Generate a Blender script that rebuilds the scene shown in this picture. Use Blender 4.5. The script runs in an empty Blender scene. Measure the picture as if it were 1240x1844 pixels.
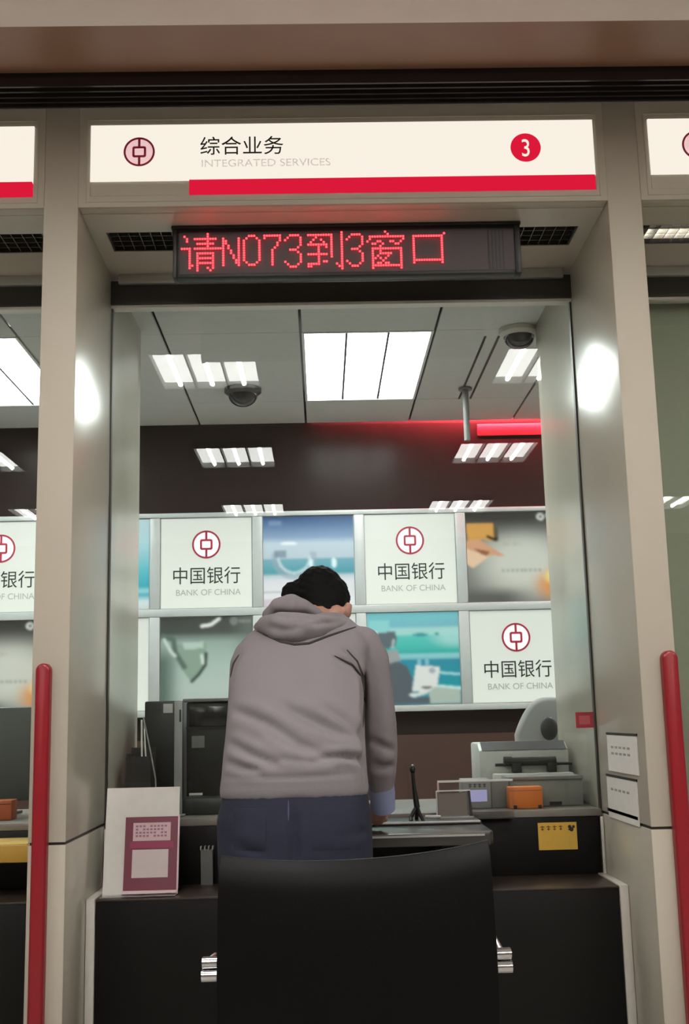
import bpy, bmesh, math, random
import numpy as np
from mathutils import Vector, Matrix
from mathutils.bvhtree import BVHTree
random.seed(7); rng = np.random.default_rng(7)
SC = bpy.context.scene
COL = SC.collection

# ------------------------------------------------------------------ camera
W, H, F = 1240.0, 1844.0, 2050.0
YAW, PITCH, ROLL = 0.022622421, 0.178784654, -0.023610968
CAM = Vector((-0.10, -3.41667, 1.10))
cy_, sy_, cp_, sp_ = math.cos(YAW), math.sin(YAW), math.cos(PITCH), math.sin(PITCH)
cr_, sr_ = math.cos(ROLL), math.sin(ROLL)
FW = Vector((sy_*cp_, cy_*cp_, sp_)); RT0 = Vector((cy_, -sy_, 0)); UP0 = RT0.cross(FW)
RT = cr_*RT0 + sr_*UP0; UP = -sr_*RT0 + cr_*UP0
cam_d = bpy.data.cameras.new('camera'); cam = bpy.data.objects.new('camera', cam_d); COL.objects.link(cam)
cam.matrix_world = Matrix(((RT.x, UP.x, -FW.x, CAM.x), (RT.y, UP.y, -FW.y, CAM.y), (RT.z, UP.z, -FW.z, CAM.z), (0, 0, 0, 1)))
cam_d.sensor_fit = 'VERTICAL'; cam_d.sensor_height = 24.0; cam_d.lens = F/H*24.0
cam_d.clip_start = 0.05; cam_d.clip_end = 100
SC.camera = cam

# ------------------------------------------------------------------ light levels
EXPOSURE = 0.0
HALL_TUBE, HALL_PANEL = 80.0, 21.0          # customer hall troffers
ROOM_TUBE, ROOM_PANEL = 44.0, 19.0           # troffers behind the glass
POSTER = 0.62; SIGN = 0.95; LED = 6.5
SC.view_settings.view_transform = 'Standard'; SC.view_settings.look = 'None'
SC.view_settings.exposure = EXPOSURE; SC.view_settings.gamma = 1.0; SC.view_settings.use_curve_mapping = False
world = bpy.data.worlds.new('world'); SC.world = world; world.use_nodes = True
world.node_tree.nodes['Background'].inputs[0].default_value = (0.9, 0.92, 1.0, 1)
world.node_tree.nodes['Background'].inputs[1].default_value = 0.03
SC.cycles.max_bounces = 10; SC.cycles.transparent_max_bounces = 16
SC.cycles.sample_clamp_indirect = 6.0

# ------------------------------------------------------------------ helpers
def ray(x, y): return RT*((x-W/2)/F) + UP*((H/2-y)/F) + FW
def at(x, y, Y):
    d = ray(x, y); return CAM + d*((Y-CAM.y)/d.y)
def atz(x, y, Z):
    d = ray(x, y); return CAM + d*((Z-CAM.z)/d.z)
def atx(x, y, X):
    d = ray(x, y); return CAM + d*((X-CAM.x)/d.x)
def lin(c):
    return tuple(((v/255)/12.92 if v/255 <= 0.04045 else ((v/255+0.055)/1.055)**2.4) for v in c)

MATS = {}
def mat(name, rgb, rough=0.5, metal=0.0, spec=0.5, noise=0.06, scale=30.0, bump=0.0, coat=0.0, emit=0.0, ior=1.5):
    """rgb is sRGB 0..255; a faint procedural noise varies colour and roughness."""
    if name in MATS: return MATS[name]
    m = bpy.data.materials.new(name); m.use_nodes = True; nt = m.node_tree; b = nt.nodes['Principled BSDF']
    c = lin(rgb)
    b.inputs['Roughness'].default_value = rough; b.inputs['Metallic'].default_value = metal
    b.inputs['IOR'].default_value = ior
    b.inputs['Coat Weight'].default_value = coat
    tc = nt.nodes.new('ShaderNodeTexCoord'); n = nt.nodes.new('ShaderNodeTexNoise')
    n.inputs['Scale'].default_value = scale; n.inputs['Detail'].default_value = 4
    nt.links.new(tc.outputs['Object'], n.inputs['Vector'])
    mx = nt.nodes.new('ShaderNodeMix'); mx.data_type = 'RGBA'
    mx.inputs[6].default_value = (*[max(0, v*(1-noise)) for v in c], 1); mx.inputs[7].default_value = (*[min(1, v*(1+noise)) for v in c], 1)
    nt.links.new(n.outputs['Fac'], mx.inputs[0]); nt.links.new(mx.outputs[2], b.inputs['Base Color'])
    if bump:
        bp = nt.nodes.new('ShaderNodeBump'); bp.inputs['Strength'].default_value = bump; bp.inputs['Distance'].default_value = 0.004
        nt.links.new(n.outputs['Fac'], bp.inputs['Height']); nt.links.new(bp.outputs['Normal'], b.inputs['Normal'])
    if emit:
        b.inputs['Emission Color'].default_value = (*c, 1); b.inputs['Emission Strength'].default_value = emit
    MATS[name] = m; return m
def emis(name, rgb, strength):
    if name in MATS: return MATS[name]
    m = bpy.data.materials.new(name); m.use_nodes = True; nt = m.node_tree; nt.nodes.remove(nt.nodes['Principled BSDF'])
    e = nt.nodes.new('ShaderNodeEmission'); e.inputs[0].default_value = (*lin(rgb), 1); e.inputs[1].default_value = strength
    nt.links.new(e.outputs[0], nt.nodes['Material Output'].inputs[0]); MATS[name] = m; return m
def print_mat(name, strength, gloss=0.25):
    """backlit print: the picture printed on the panel glows evenly; glossy cover over it"""
    if name in MATS: return MATS[name]
    m = bpy.data.materials.new(name); m.use_nodes = True; nt = m.node_tree; b = nt.nodes['Principled BSDF']
    a = nt.nodes.new('ShaderNodeAttribute'); a.attribute_name = 'print'
    dk = nt.nodes.new('ShaderNodeMix'); dk.data_type = 'RGBA'; dk.inputs[0].default_value = 0.7; dk.inputs[7].default_value = (0, 0, 0, 1)
    nt.links.new(a.outputs['Color'], dk.inputs[6]); nt.links.new(dk.outputs[2], b.inputs['Base Color'])
    nt.links.new(a.outputs['Color'], b.inputs['Emission Color']); b.inputs['Emission Strength'].default_value = strength
    b.inputs['Roughness'].default_value = gloss; MATS[name] = m; return m
def glass_mat(name, tint=(0.96, 0.985, 0.97), ior=1.5, gain=0.48):
    m = bpy.data.materials.new(name); m.use_nodes = True; nt = m.node_tree; nt.nodes.remove(nt.nodes['Principled BSDF'])
    t = nt.nodes.new('ShaderNodeBsdfTransparent'); t.inputs[0].default_value = (*tint, 1)
    g = nt.nodes.new('ShaderNodeBsdfGlossy'); g.inputs['Roughness'].default_value = 0.0; g.inputs[0].default_value = (1, 1, 1, 1)
    fr = nt.nodes.new('ShaderNodeFresnel'); fr.inputs[0].default_value = ior
    mu = nt.nodes.new('ShaderNodeMath'); mu.operation = 'MULTIPLY'; mu.inputs[1].default_value = gain; mu.use_clamp = True
    mx = nt.nodes.new('ShaderNodeMixShader')
    nt.links.new(fr.outputs[0], mu.inputs[0]); nt.links.new(mu.outputs[0], mx.inputs[0])
    nt.links.new(t.outputs[0], mx.inputs[1]); nt.links.new(g.outputs[0], mx.inputs[2])
    nt.links.new(mx.outputs[0], nt.nodes['Material Output'].inputs[0]); MATS[name] = m; return m

def BM(): return bmesh.new()
def box(bm, x0, x1, y0, y1, z0, z1, bevel=0.0, seg=2):
    t = BM(); bmesh.ops.create_cube(t, size=1.0)
    sx, sy, sz = abs(x1-x0), abs(y1-y0), abs(z1-z0)
    for v in t.verts:
        v.co = Vector(((x0+x1)/2+v.co.x*sx, (y0+y1)/2+v.co.y*sy, (z0+z1)/2+v.co.z*sz))
    if bevel:
        bmesh.ops.bevel(t, geom=t.edges[:], offset=min(bevel, 0.45*min(sx, sy, sz)), segments=seg, profile=0.5, affect='EDGES')
    add(bm, t); return bm
def add(bm, t, M=None):
    if M is not None: t.transform(M)
    me = bpy.data.meshes.new('tmp'); t.to_mesh(me); t.free(); bm.from_mesh(me); bpy.data.meshes.remove(me)
def prism(bm, pts, d):
    """closed polygon of 3-D points extruded by vector d"""
    d = Vector(d); n = len(pts)
    a = [bm.verts.new(Vector(p)) for p in pts]; b = [bm.verts.new(Vector(p)+d) for p in pts]
    bm.faces.new(a); bm.faces.new(b[::-1])
    for i in range(n): bm.faces.new((a[i], b[i], b[(i+1) % n], a[(i+1) % n]))
    return bm
def quad(bm, a, b, c, d): bm.faces.new([bm.verts.new(Vector(p)) for p in (a, b, c, d)])
def frame_axes(t):
    t = t.normalized(); r = Vector((0, 0, 1)) if abs(t.z) < 0.9 else Vector((1, 0, 0))
    u = t.cross(r).normalized(); return u, t.cross(u).normalized()
def tube(bm, pts, rad, n=12, cap=True):
    """tube along points; rad a number or a list"""
    pts = [Vector(p) for p in pts]; R = rad if isinstance(rad, (list, tuple)) else [rad]*len(pts)
    rings = []; u = None
    for i, p in enumerate(pts):
        t = (pts[min(i+1, len(pts)-1)]-pts[max(i-1, 0)])
        if t.length < 1e-9: t = Vector((0, 0, 1))
        t.normalize()
        if u is None: u, w = frame_axes(t)
        else:
            u = (u - t*u.dot(t)).normalized(); w = t.cross(u)
        rings.append([bm.verts.new(p+(u*math.cos(2*math.pi*k/n)+w*math.sin(2*math.pi*k/n))*R[i]) for k in range(n)])
    for i in range(len(rings)-1):
        for k in range(n): bm.faces.new((rings[i][k], rings[i][(k+1) % n], rings[i+1][(k+1) % n], rings[i+1][k]))
    if cap: bm.faces.new(rings[0][::-1]); bm.faces.new(rings[-1])
    return bm
def lathe(bm, prof, c, n=28):
    """profile of (radius, z) turned about the vertical axis at c"""
    c = Vector(c); rings = []
    for r, z in prof:
        rings.append([bm.verts.new(c+Vector((max(r, 1e-4)*math.cos(2*math.pi*k/n), max(r, 1e-4)*math.sin(2*math.pi*k/n), z))) for k in range(n)])
    for i in range(len(rings)-1):
        for k in range(n): bm.faces.new((rings[i][k], rings[i][(k+1) % n], rings[i+1][(k+1) % n], rings[i+1][k]))
    bm.faces.new(rings[0][::-1]); bm.faces.new(rings[-1]); return bm
def ball(bm, c, r, sx=1, sy=1, sz=1, seg=20, rot=None):
    t = BM(); bmesh.ops.create_uvsphere(t, u_segments=seg, v_segments=seg//2+2, radius=r)
    M = Matrix.Diagonal((sx, sy, sz, 1))
    if rot is not None: M = rot.to_4x4() @ M
    add(bm, t, Matrix.Translation(Vector(c)) @ M); return bm
def loft(bm, rings, n=28, e=2.3):
    """rings of (cx, cy, cz, a, b): superellipse sections"""
    R = []
    for cx, cy, cz, a, b in rings:
        L = []
        for k in range(n):
            t = 2*math.pi*k/n; c, s = math.cos(t), math.sin(t)
            L.append(bm.verts.new((cx+a*math.copysign(abs(c)**(2/e), c), cy+b*math.copysign(abs(s)**(2/e), s), cz)))
        R.append(L)
    for i in range(len(R)-1):
        for k in range(n): bm.faces.new((R[i][k], R[i][(k+1) % n], R[i+1][(k+1) % n], R[i+1][k]))
    bm.faces.new(R[0][::-1]); bm.faces.new(R[-1]); return bm

ORIG = {}
def link(name, me, m, parent=None, origin=None):
    o = bpy.data.objects.new(name, me); COL.objects.link(o)
    if m is not None: me.materials.append(m)
    if parent is None:
        if origin is None:
            cs = np.array([v.co[:] for v in me.vertices]); lo, hi = cs.min(0), cs.max(0)
            origin = Vector(((lo[0]+hi[0])/2, (lo[1]+hi[1])/2, lo[2]))
        origin = Vector(origin); o.location = origin; ORIG[o.name] = origin
    else:
        origin = ORIG[parent.name]; ORIG[o.name] = origin; o.parent = parent
    me.transform(Matrix.Translation(-origin)); me.update()
    return o
def obj(name, bm, m, parent=None, smooth=True, sharp=0.6, origin=None):
    bmesh.ops.recalc_face_normals(bm, faces=bm.faces[:])
    if smooth:
        for f in bm.faces: f.smooth = True
        for e in bm.edges:
            if len(e.link_faces) != 2 or e.calc_face_angle(0) > sharp: e.smooth = False
    me = bpy.data.meshes.new(name); bm.to_mesh(me); bm.free()
    return link(name, me, m, parent, origin)
def tag(o, label, cat, group=None):
    o['label'] = label; o['category'] = cat
    if group: o['group'] = group
    return o
def thing(name, label, cat, loc=(0, 0, 0), group=None):
    o = bpy.data.objects.new(name, None); o.empty_display_size = 0.05; COL.objects.link(o); o.location = loc; ORIG[o.name] = Vector(loc)
    return tag(o, label, cat, group)
def struct(name, bm, m, parent=None, smooth=True):
    o = obj(name, bm, m, parent, smooth)
    if parent is None: o['kind'] = 'structure'
    return o
def dup(o, off, label=None, group=None):
    r = o.copy(); COL.objects.link(r); r.location = Vector(o.location)+Vector(off); ORIG[r.name] = Vector(r.location)
    if label: r['label'] = label
    if group: r['group'] = group
    for ch in list(o.children):
        c = ch.copy(); COL.objects.link(c); c.parent = r; ORIG[c.name] = ORIG[r.name]
        for g in list(ch.children):
            d = g.copy(); COL.objects.link(d); d.parent = c; ORIG[d.name] = ORIG[r.name]
    return r
def bxo(name, dims, m, parent=None, bevel=0.0): return obj(name, box(BM(), *dims, bevel=bevel), m, parent)
def text_bm(s, size, x, y, z, depth=0.0015, align='LEFT', sx=1.0, bold=0.0):
    """lettering standing in the plane y, reading towards -y; (x, z) is the baseline start (or centre)"""
    cu = bpy.data.curves.new('lettering', 'FONT'); cu.body = s; cu.size = size; cu.align_x = align; cu.extrude = depth/2; cu.offset = bold
    o = bpy.data.objects.new('lettering', cu); COL.objects.link(o)
    dg = bpy.context.evaluated_depsgraph_get(); dg.update()
    me = bpy.data.meshes.new_from_object(o.evaluated_get(dg))
    bm = BM(); bm.from_mesh(me); bpy.data.meshes.remove(me); bpy.data.objects.remove(o); bpy.data.curves.remove(cu)
    bm.transform(Matrix.Translation((x, y, z)) @ Matrix.Rotation(math.pi/2, 4, 'X') @ Matrix.Diagonal((sx, 1, 1, 1)))
    return bm
def evaluated(bm, mods, name):
    """run modifiers on a bmesh and hand back the finished mesh"""
    me = bpy.data.meshes.new(name); bm.to_mesh(me); bm.free()
    o = bpy.data.objects.new(name, me); COL.objects.link(o)
    for typ, kw in mods:
        md = o.modifiers.new(typ, typ)
        for k, v in kw.items(): setattr(md, k, v)
    dg = bpy.context.evaluated_depsgraph_get(); dg.update()
    r = bpy.data.meshes.new_from_object(o.evaluated_get(dg)); bpy.data.objects.remove(o)
    for p in r.polygons: p.use_smooth = True
    return r

# ------------------------------------------------------------------ materials
M_pillar = mat('beige_satin_panel', (178, 172, 159), rough=0.23, noise=0.03, scale=3, ior=1.55)
M_fascia = mat('beige_fascia', (172, 164, 150), rough=0.65, noise=0.03, scale=3)
M_soffit = mat('beige_soffit', (184, 176, 162), rough=0.3, noise=0.03, scale=3)
M_white_edge = mat('pale_edge_trim', (205, 200, 192), rough=0.35)
M_groove = mat('dark_groove', (38, 35, 33), rough=0.6)
M_gasket = mat('dark_gasket', (48, 42, 36), rough=0.45)
M_alu = mat('pale_aluminium', (190, 190, 186), rough=0.3, metal=0.6)
M_lintel = mat('charcoal_lintel', (46, 44, 41), rough=0.35)
M_hceil = mat('hall_ceiling', (236, 226, 220), rough=0.8, scale=6)
M_soffband = mat('brown_soffit', (136, 102, 80), rough=0.45, scale=5, noise=0.12)
M_black = mat('black_satin', (20, 18, 18), rough=0.4)
M_slat = mat('dark_bronze_slat', (58, 52, 50), rough=0.3, metal=0.5)
M_counter = mat('black_laminate', (20, 19, 18), rough=0.4, scale=8, ior=1.3)
M_ctop = mat('grey_worktop', (120, 114, 108), rough=0.35, scale=12)
M_red = mat('red_lacquer', (134, 18, 31), rough=0.3)
M_roomceil = mat('room_ceiling_panel', (186, 188, 186), rough=0.7)
M_darkwall = mat('dark_brown_wall', (42, 34, 33), ior=1.13, rough=0.22, scale=4)
M_woodwall = mat('brown_wood_wall', (66, 44, 38), rough=0.4, scale=4, noise=0.15)
M_frame = mat('grey_display_frame', (172, 176, 176), rough=0.35)
M_floor = mat('beige_floor_tile', (196, 188, 178), rough=0.25, scale=4)
M_hwall = mat('hall_wall', (120, 112, 104), rough=0.8)
M_rwall = mat('room_side_wall', (150, 150, 146), rough=0.8)
M_glass = glass_mat('window_glass')
M_acryl = glass_mat('clear_acrylic', tint=(0.93, 0.93, 0.93), gain=1.0)
M_blackplastic = mat('black_plastic', (16, 16, 17), rough=0.45)
M_dark2 = mat('charcoal_plastic', (44, 44, 46), rough=0.4)
M_greyp = mat('grey_plastic', (150, 150, 148), rough=0.45)
M_ltgrey = mat('pale_grey_plastic', (188, 188, 184), rough=0.4)
M_midgrey = mat('mid_grey_plastic', (112, 112, 110), rough=0.5)
M_paper = mat('white_paper', (222, 218, 212), rough=0.7)
M_chrome = mat('chrome', (200, 200, 202), rough=0.12, metal=1.0)
M_leather = mat('black_leather', (5, 5, 5), rough=0.5, noise=0.2, scale=120, bump=0.1, ior=1.24)
M_orange = mat('orange_plastic', (212, 112, 40), rough=0.5)
M_yellow = mat('yellow_card', (200, 160, 62), rough=0.6)
M_hoodie = mat('grey_fleece', (122, 116, 120), rough=0.95, noise=0.05, scale=260, bump=0.1, spec=0.2)
M_hoodie_d = mat('grey_fleece_crease_shade', (52, 47, 47), rough=0.95)  # dark fleece for crease shade and the shadow under the hood
M_jeans = mat('navy_denim', (24, 28, 48), rough=0.85, noise=0.12, scale=300, bump=0.15)
M_jeans_d = mat('navy_denim_seam', (26, 28, 44), rough=0.9)
M_skin = mat('skin', (164, 122, 104), rough=0.5)
M_hair = mat('black_hair', (9, 8, 8), rough=0.8, ior=1.25, noise=0.3, scale=80, bump=0.3)
M_cuff = mat('pale_blue_cotton', (128, 134, 168), rough=0.85)
M_shoe = mat('dark_shoe', (40, 40, 44), rough=0.6)
E_tube_h = emis('hall_tube_light', (255, 250, 242), HALL_TUBE)
E_pan_h = emis('hall_diffuser_light', (250, 248, 244), HALL_PANEL)
E_tube_r = emis('room_tube_light', (250, 255, 252), ROOM_TUBE)
E_pan_r = emis('room_diffuser_light', (248, 255, 252), ROOM_PANEL)
E_louvre = emis('louvre_tube_light', (255, 250, 240), 9.0)
E_sign = emis('sign_white_light', (255, 246, 232), SIGN)
E_signred = emis('sign_red_light', (236, 28, 62), 0.85)
E_led = emis('led_red_light', (255, 46, 54), LED)
E_addedred = emis('added_red_strip', (235, 40, 60), 0.8)  # glow colour for the added red strip
M_logo = mat('crimson_print', (138, 26, 48), rough=0.5, emit=0.2)
M_logopink = mat('pink_tint_print', (242, 202, 207), rough=0.5, emit=0.68)
M_ink = mat('black_ink', (26, 26, 26), rough=0.5)
M_inkgrey = mat('grey_ink', (140, 140, 136), rough=0.5, emit=0.5)

# ------------------------------------------------------------------ setting constants
PITCHX = 1.806; HW = 0.8485; PW = 0.054     # bay pitch, half opening, half pillar width
G = 0.60                                    # glass plane
REAR = 1.27                                 # rear end of the divider fins
ZC = 3.065; ZS = 2.72; ZL = 2.604           # hall ceiling, soffit, lintel bottom
ZT = 0.762                                  # worktop
YB = 2.93; ZI = 2.75                        # back wall, room ceiling
XE = 4.6; YH = -8.0
BAYS = (-PITCHX, 0.0, PITCHX)

# shell
struct('floor', box(BM(), -XE, XE, YH, G, -0.1, 0.0), mat('hall_floor_tile', (152, 146, 138), rough=0.3, scale=4))
struct('floor.001', box(BM(), -XE, XE, G, YB+0.2, -0.1, 0.0), M_floor)
struct('wall_back', box(BM(), -XE, XE, YB, YB+0.15, 0.0, 3.2), M_darkwall)
struct('wall_left', box(BM(), -XE-0.15, -XE, YH, YB+0.15, 0, 3.2), M_rwall)
struct('wall_right', box(BM(), XE, XE+0.15, YH, YB+0.15, 0, 3.2), M_rwall)
struct('wall_front', box(BM(), -XE, XE, YH-0.15, YH, 0, 3.2), M_hwall)
struct('ceiling', box(BM(), -XE, XE, YH, -0.445, ZC, ZC+0.1), M_hceil)
# brown soffit band, slightly stepped up from the pale ceiling, sloping to the slot
b = BM(); prism(b, [(-XE, -0.445, ZC+0.008), (-XE, -0.135, ZC+0.045), (-XE, -0.135, ZC+0.14), (-XE, -0.445, ZC+0.14)], (2*XE, 0, 0))
struct('trim_1', b, M_soffband)
# wooden lower part of the back wall
struct('trim_2', box(BM(), -XE, XE, YB-0.012, YB, 0.0, 1.00), M_woodwall)
# room ceiling: panels with dark joints on a dark backing
b = BM(); box(b, -XE, XE, G+0.02, YB, ZI+0.06, ZI+0.10)
struct('ceiling.001', b, M_groove)
b = BM(); px = [-XE, -4.29, -3.69, -3.15, -2.55, -1.97, -1.385, -0.765, -0.165, 0.42, 1.01, 1.60, 2.19, 2.8, 3.4, 4.0, XE]
py = [G+0.02, 1.31, 2.40, YB-0.08]  # panels stop short of the wall for the added red tube
TROF = [(-1.97, -1.385), (-0.165, 0.42), (1.60, 2.19), (-3.69, -3.15), (3.4, 4.0)]  # last two lights added out of view to brighten the room
for i in range(len(px)-1):
    for j in range(len(py)-1):
        hole = j == 1 and any(abs(px[i]-t[0]) < 1e-3 for t in TROF)
        if not hole: box(b, px[i]+0.006, px[i+1]-0.006, py[j]+(0.0 if j != 2 else 0.0), py[j+1]-0.003, ZI, ZI+0.012)
o = struct('ceiling.002', b, M_roomceil)

struct('light_baffle', box(BM(), -XE, XE, YB-0.088, YB-0.081, ZI+0.0125, ZI+0.06), M_groove)  # unseen baffle added to keep the red tube's light off the ceiling gaps
# slot diffuser along the facade in the hall ceiling
t = thing('slot_diffuser', 'long dark slatted air slot running along the ceiling above the counter signs', 'air vent', (0, -0.07, ZC))
bxo('housing', (-XE+.01, XE-.01, -0.133, -0.002, ZC+0.03, ZC+0.09), M_black, t)
for yy in (-0.128, -0.098, -0.066, -0.036, -0.008):
    bxo('slat', (-XE+.01, XE-.01, yy-0.005, yy+0.003, ZC+0.0, ZC+0.03), M_slat, t)

# dividers (pillars) between the bays
def pillar(xc):
    b = BM()
    box(b, xc-PW, xc+PW, 0.0, REAR, ZT+0.004, ZC, bevel=0.004)
    box(b, xc-PW, xc+PW, 0.0, REAR, 0.0, ZT-0.004, bevel=0.004)
    o = struct('pillar', b, M_pillar)
    obj('joint', box(BM(), xc-PW+.004, xc+PW-.004, 0.004, REAR-.004, ZT-0.006, ZT+0.006), M_groove, o)
    obj('face_panel', box(BM(), xc-PW, xc+PW, -0.003, 0.003, ZT+0.004, ZC-.001, bevel=0.001), M_fascia, o)
    obj('lower_face_panel', box(BM(), xc-PW, xc+PW, -0.003, 0.003, 0.0, ZT-0.004, bevel=0.001), M_fascia, o)
    for s in (-1, 1):                       # gasket line where glass meets the divider
        xs = xc+s*PW
        obj('gasket', box(BM(), xs, xs+s*0.006, G-0.012, G+0.012, ZT, ZL+0.02), M_gasket, o)
    return o
for k in (-1.5, -0.5, 0.5, 1.5): pillar(k*PITCHX)

# headers: fascia, soffit with louvre opening, lintel
LX = 0.797; LY0, LY1 = 0.19, 0.35
def header(xc):
    b = BM(); x0, x1 = xc-HW, xc+HW
    box(b, x0, x1, 0.006, 0.05, ZS, ZC, bevel=0.003)
    box(b, x0, x1, 0.05, LY0, ZS, ZS+0.03); box(b, x0, x1, LY1, G+0.03, ZS, ZS+0.03)
    box(b, x0, xc-LX, LY0, LY1, ZS, ZS+0.03); box(b, xc+LX, x1, LY0, LY1, ZS, ZS+0.03)
    o = struct('beam', b, M_soffit)
    f = BM()
    box(f, x0, xc-0.812, -0.004, 0.006, ZS, ZC-.002); box(f, xc+0.8135, x1, -0.004, 0.006, ZS, ZC-.002)
    box(f, xc-0.812, xc+0.8135, -0.004, 0.006, 3.0, ZC-.002); box(f, xc-0.812, xc+0.8135, -0.004, 0.006, ZS, 2.7575)
    for a in (2.7365, 3.0185): box(f, xc-0.826, xc+0.828, -0.0065, -0.004, a, a+0.003)
    for a in (xc-0.826, xc+0.825): box(f, a, a+0.003, -0.0065, -0.004, 2.7395, 3.0185)
    obj('sign_surround', f, M_fascia, o)
    obj('upper_lining', box(BM(), x0, x1, LY0-0.02, LY1+0.02, ZS+0.10, ZS+0.12), M_black, o)
    return o
for xc in BAYS: header(xc)
def lintel(xc):
    b = BM(); x0, x1 = xc-HW, xc+HW
    box(b, x0, x1, G-0.03, G+0.04, ZL+0.006, 2.70)
    o = struct('beam', b, M_lintel)
    obj('pale_strip', box(BM(), x0+0.03, x1-0.03, G-0.05, G-0.03, 2.684, 2.7195, bevel=0.001), M_alu, o)
    obj('lower_edge', box(BM(), x0, x1, G-0.022, G+0.022, ZL-0.004, ZL+0.006), M_white_edge, o)
for xc in BAYS: lintel(xc)
for n, xc in enumerate(BAYS):
    struct('window_%d' % (n+1), box(BM(), xc-HW+0.002, xc+HW-0.002, G-0.001, G+0.001, ZT+0.012, ZL-0.002), M_glass, smooth=False)

# ------------------------------------------------------------------ counters
ZLG = 0.555; YLG = 0.30
def counter(xc, label):
    x0, x1 = xc-HW, xc+HW
    t = thing('service_counter', label, 'counter', (xc, 0.5, 0), 'service counters below the windows')
    bxo('base_cabinet', (x0+0.03, x1-0.03, YLG, G+0.1, 0.0, ZLG), M_counter, t, 0.004)
    bxo('front_panel', (x0+0.012, x1-0.012, G-0.012, G+0.1, ZLG, ZT-0.013), M_counter, t, 0.002)
    for s in (-1, 1):
        xs = xc+s*HW; e = BM()
        box(e, xs-s*0.028, xs-s*0.001, YLG-0.006, YLG+0.05, 0.0, ZLG+0.004, bevel=0.002)
        box(e, xs-s*0.028, xs-s*0.001, YLG-0.006, G-0.014, ZLG, ZLG+0.008, bevel=0.002)
        box(e, xs-s*0.011, xs-s*0.001, G-0.03, G-0.021, ZLG, ZT-0.013, bevel=0.002)
        obj('edge_trim', e, M_white_edge, t)
    bxo('ledge_top', (x0+0.03, x1-0.03, YLG-0.003, G-0.012, ZLG-0.001, ZLG+0.005), mat('dark_ledge', (58, 48, 42), rough=0.3), t, 0.001)
    return t
counter(-PITCHX, 'black service counter left of the red-barred pillar, with a yellow box on its front')
counter(0, 'black service counter behind the standing person and the black chair')
counter(PITCHX, 'black service counter beyond the right-hand pillar')
def worktop(xc, label):
    x0, x1 = xc-HW, xc+HW
    return tag(bxo('worktop', (x0+0.002, x1-0.002, G-0.014, REAR-0.02, ZT-0.012, ZT+0.012), M_ctop, None, 0.003), label, 'worktop', 'grey worktops along the windows')
worktop(-PITCHX, 'grey worktop behind the glass of the left neighbouring window')
worktop(0, 'grey worktop running under the glass, carrying printer and black machines')
worktop(PITCHX, 'grey worktop behind the glass of the right neighbouring window')

# ------------------------------------------------------------------ red bars on the pillars
def redbar(xl, xr, ztop, label):
    b = BM(); r = (xr-xl)/2; xc = (xl+xr)/2; pts = []
    for k in range(13):
        a = math.pi*k/12; pts.append((xc+r*math.cos(a), 0, ztop-r+r*math.sin(a)))
    pts += [(xl, 0, 0.02), (xr, 0, 0.02)]
    t = BM(); prism(t, [(p[0], -0.034, p[2]) for p in pts], (0, 0.034, 0))
    bmesh.ops.recalc_face_normals(t, faces=t.faces[:])
    ed = [e for e in t.edges if all(v.co.y < -0.03 for v in e.verts)]
    bmesh.ops.bevel(t, geom=ed, offset=0.009, segments=3, profile=0.5, affect='EDGES')
    return tag(obj('red_bar', t, M_red, None), label, 'bar', 'red bars on the pillar fronts')
pL = at(66, 1196, 0); pR = at(95, 1196, 0)
redbar(pL.x+0.004, pR.x, at(82, 1195, 0).z, 'upright red bar on the pillar beside the white leaflet stand')
qL = at(1186, 1174, 0); qR = at(1214, 1174, 0)
redbar(qL.x, qR.x-0.0, at(1200, 1172, 0).z, 'upright red bar on the pillar with the white notice slots')

# ------------------------------------------------------------------ emblem and lettering
def emblem(xc, zc, r, y, parent, tint=True, ring_m=M_logo):
    th = 0.0012
    if tint:
        b = BM(); n = 40; prism(b, [(xc+r*0.97*math.cos(2*math.pi*k/n), y, zc+r*0.97*math.sin(2*math.pi*k/n)) for k in range(n)], (0, th*0.5, 0))
        obj('emblem_tint', b, M_logopink, parent)
    b = BM(); n = 48; ri = r*0.87; yo = y-th
    for k in range(n):
        a0, a1 = 2*math.pi*k/n, 2*math.pi*(k+1)/n
        prism(b, [(xc+r*math.cos(a0), yo, zc+r*math.sin(a0)), (xc+r*math.cos(a1), yo, zc+r*math.sin(a1)), (xc+ri*math.cos(a1), yo, zc+ri*math.sin(a1)), (xc+ri*math.cos(a0), yo, zc+ri*math.sin(a0))], (0, th, 0))
    bmesh.ops.remove_doubles(b, verts=b.verts[:], dist=1e-5)
    # coin square with rounded corners and the two upright strokes
    def rr(hw, hh, cr):
        P = []
        for cx, cz, a0 in ((hw-cr, hh-cr, 0), (-hw+cr, hh-cr, 90), (-hw+cr, -hh+cr, 180), (hw-cr, -hh+cr, 270)):
            for k in range(5):
                a = math.radians(a0+90*k/4); P.append((cx+cr*math.cos(a), cz+cr*math.sin(a)))
        return P
    O = rr(r*0.44, r*0.38, r*0.13); I = rr(r*0.30, r*0.24, r*0.05); n = len(O)
    for k in range(n):
        o0, o1, i0, i1 = O[k], O[(k+1) % n], I[k], I[(k+1) % n]
        prism(b, [(xc+p[0], yo, zc+p[1]) for p in (o0, o1, i1, i0)], (0, th, 0))
    box(b, xc-r*0.075, xc+r*0.075, yo, yo+th, zc+r*0.36, zc+r*0.9); box(b, xc-r*0.075, xc+r*0.075, yo, yo+th, zc-r*0.9, zc-r*0.36)
    return obj('emblem', b, ring_m, parent, smooth=False)

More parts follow.
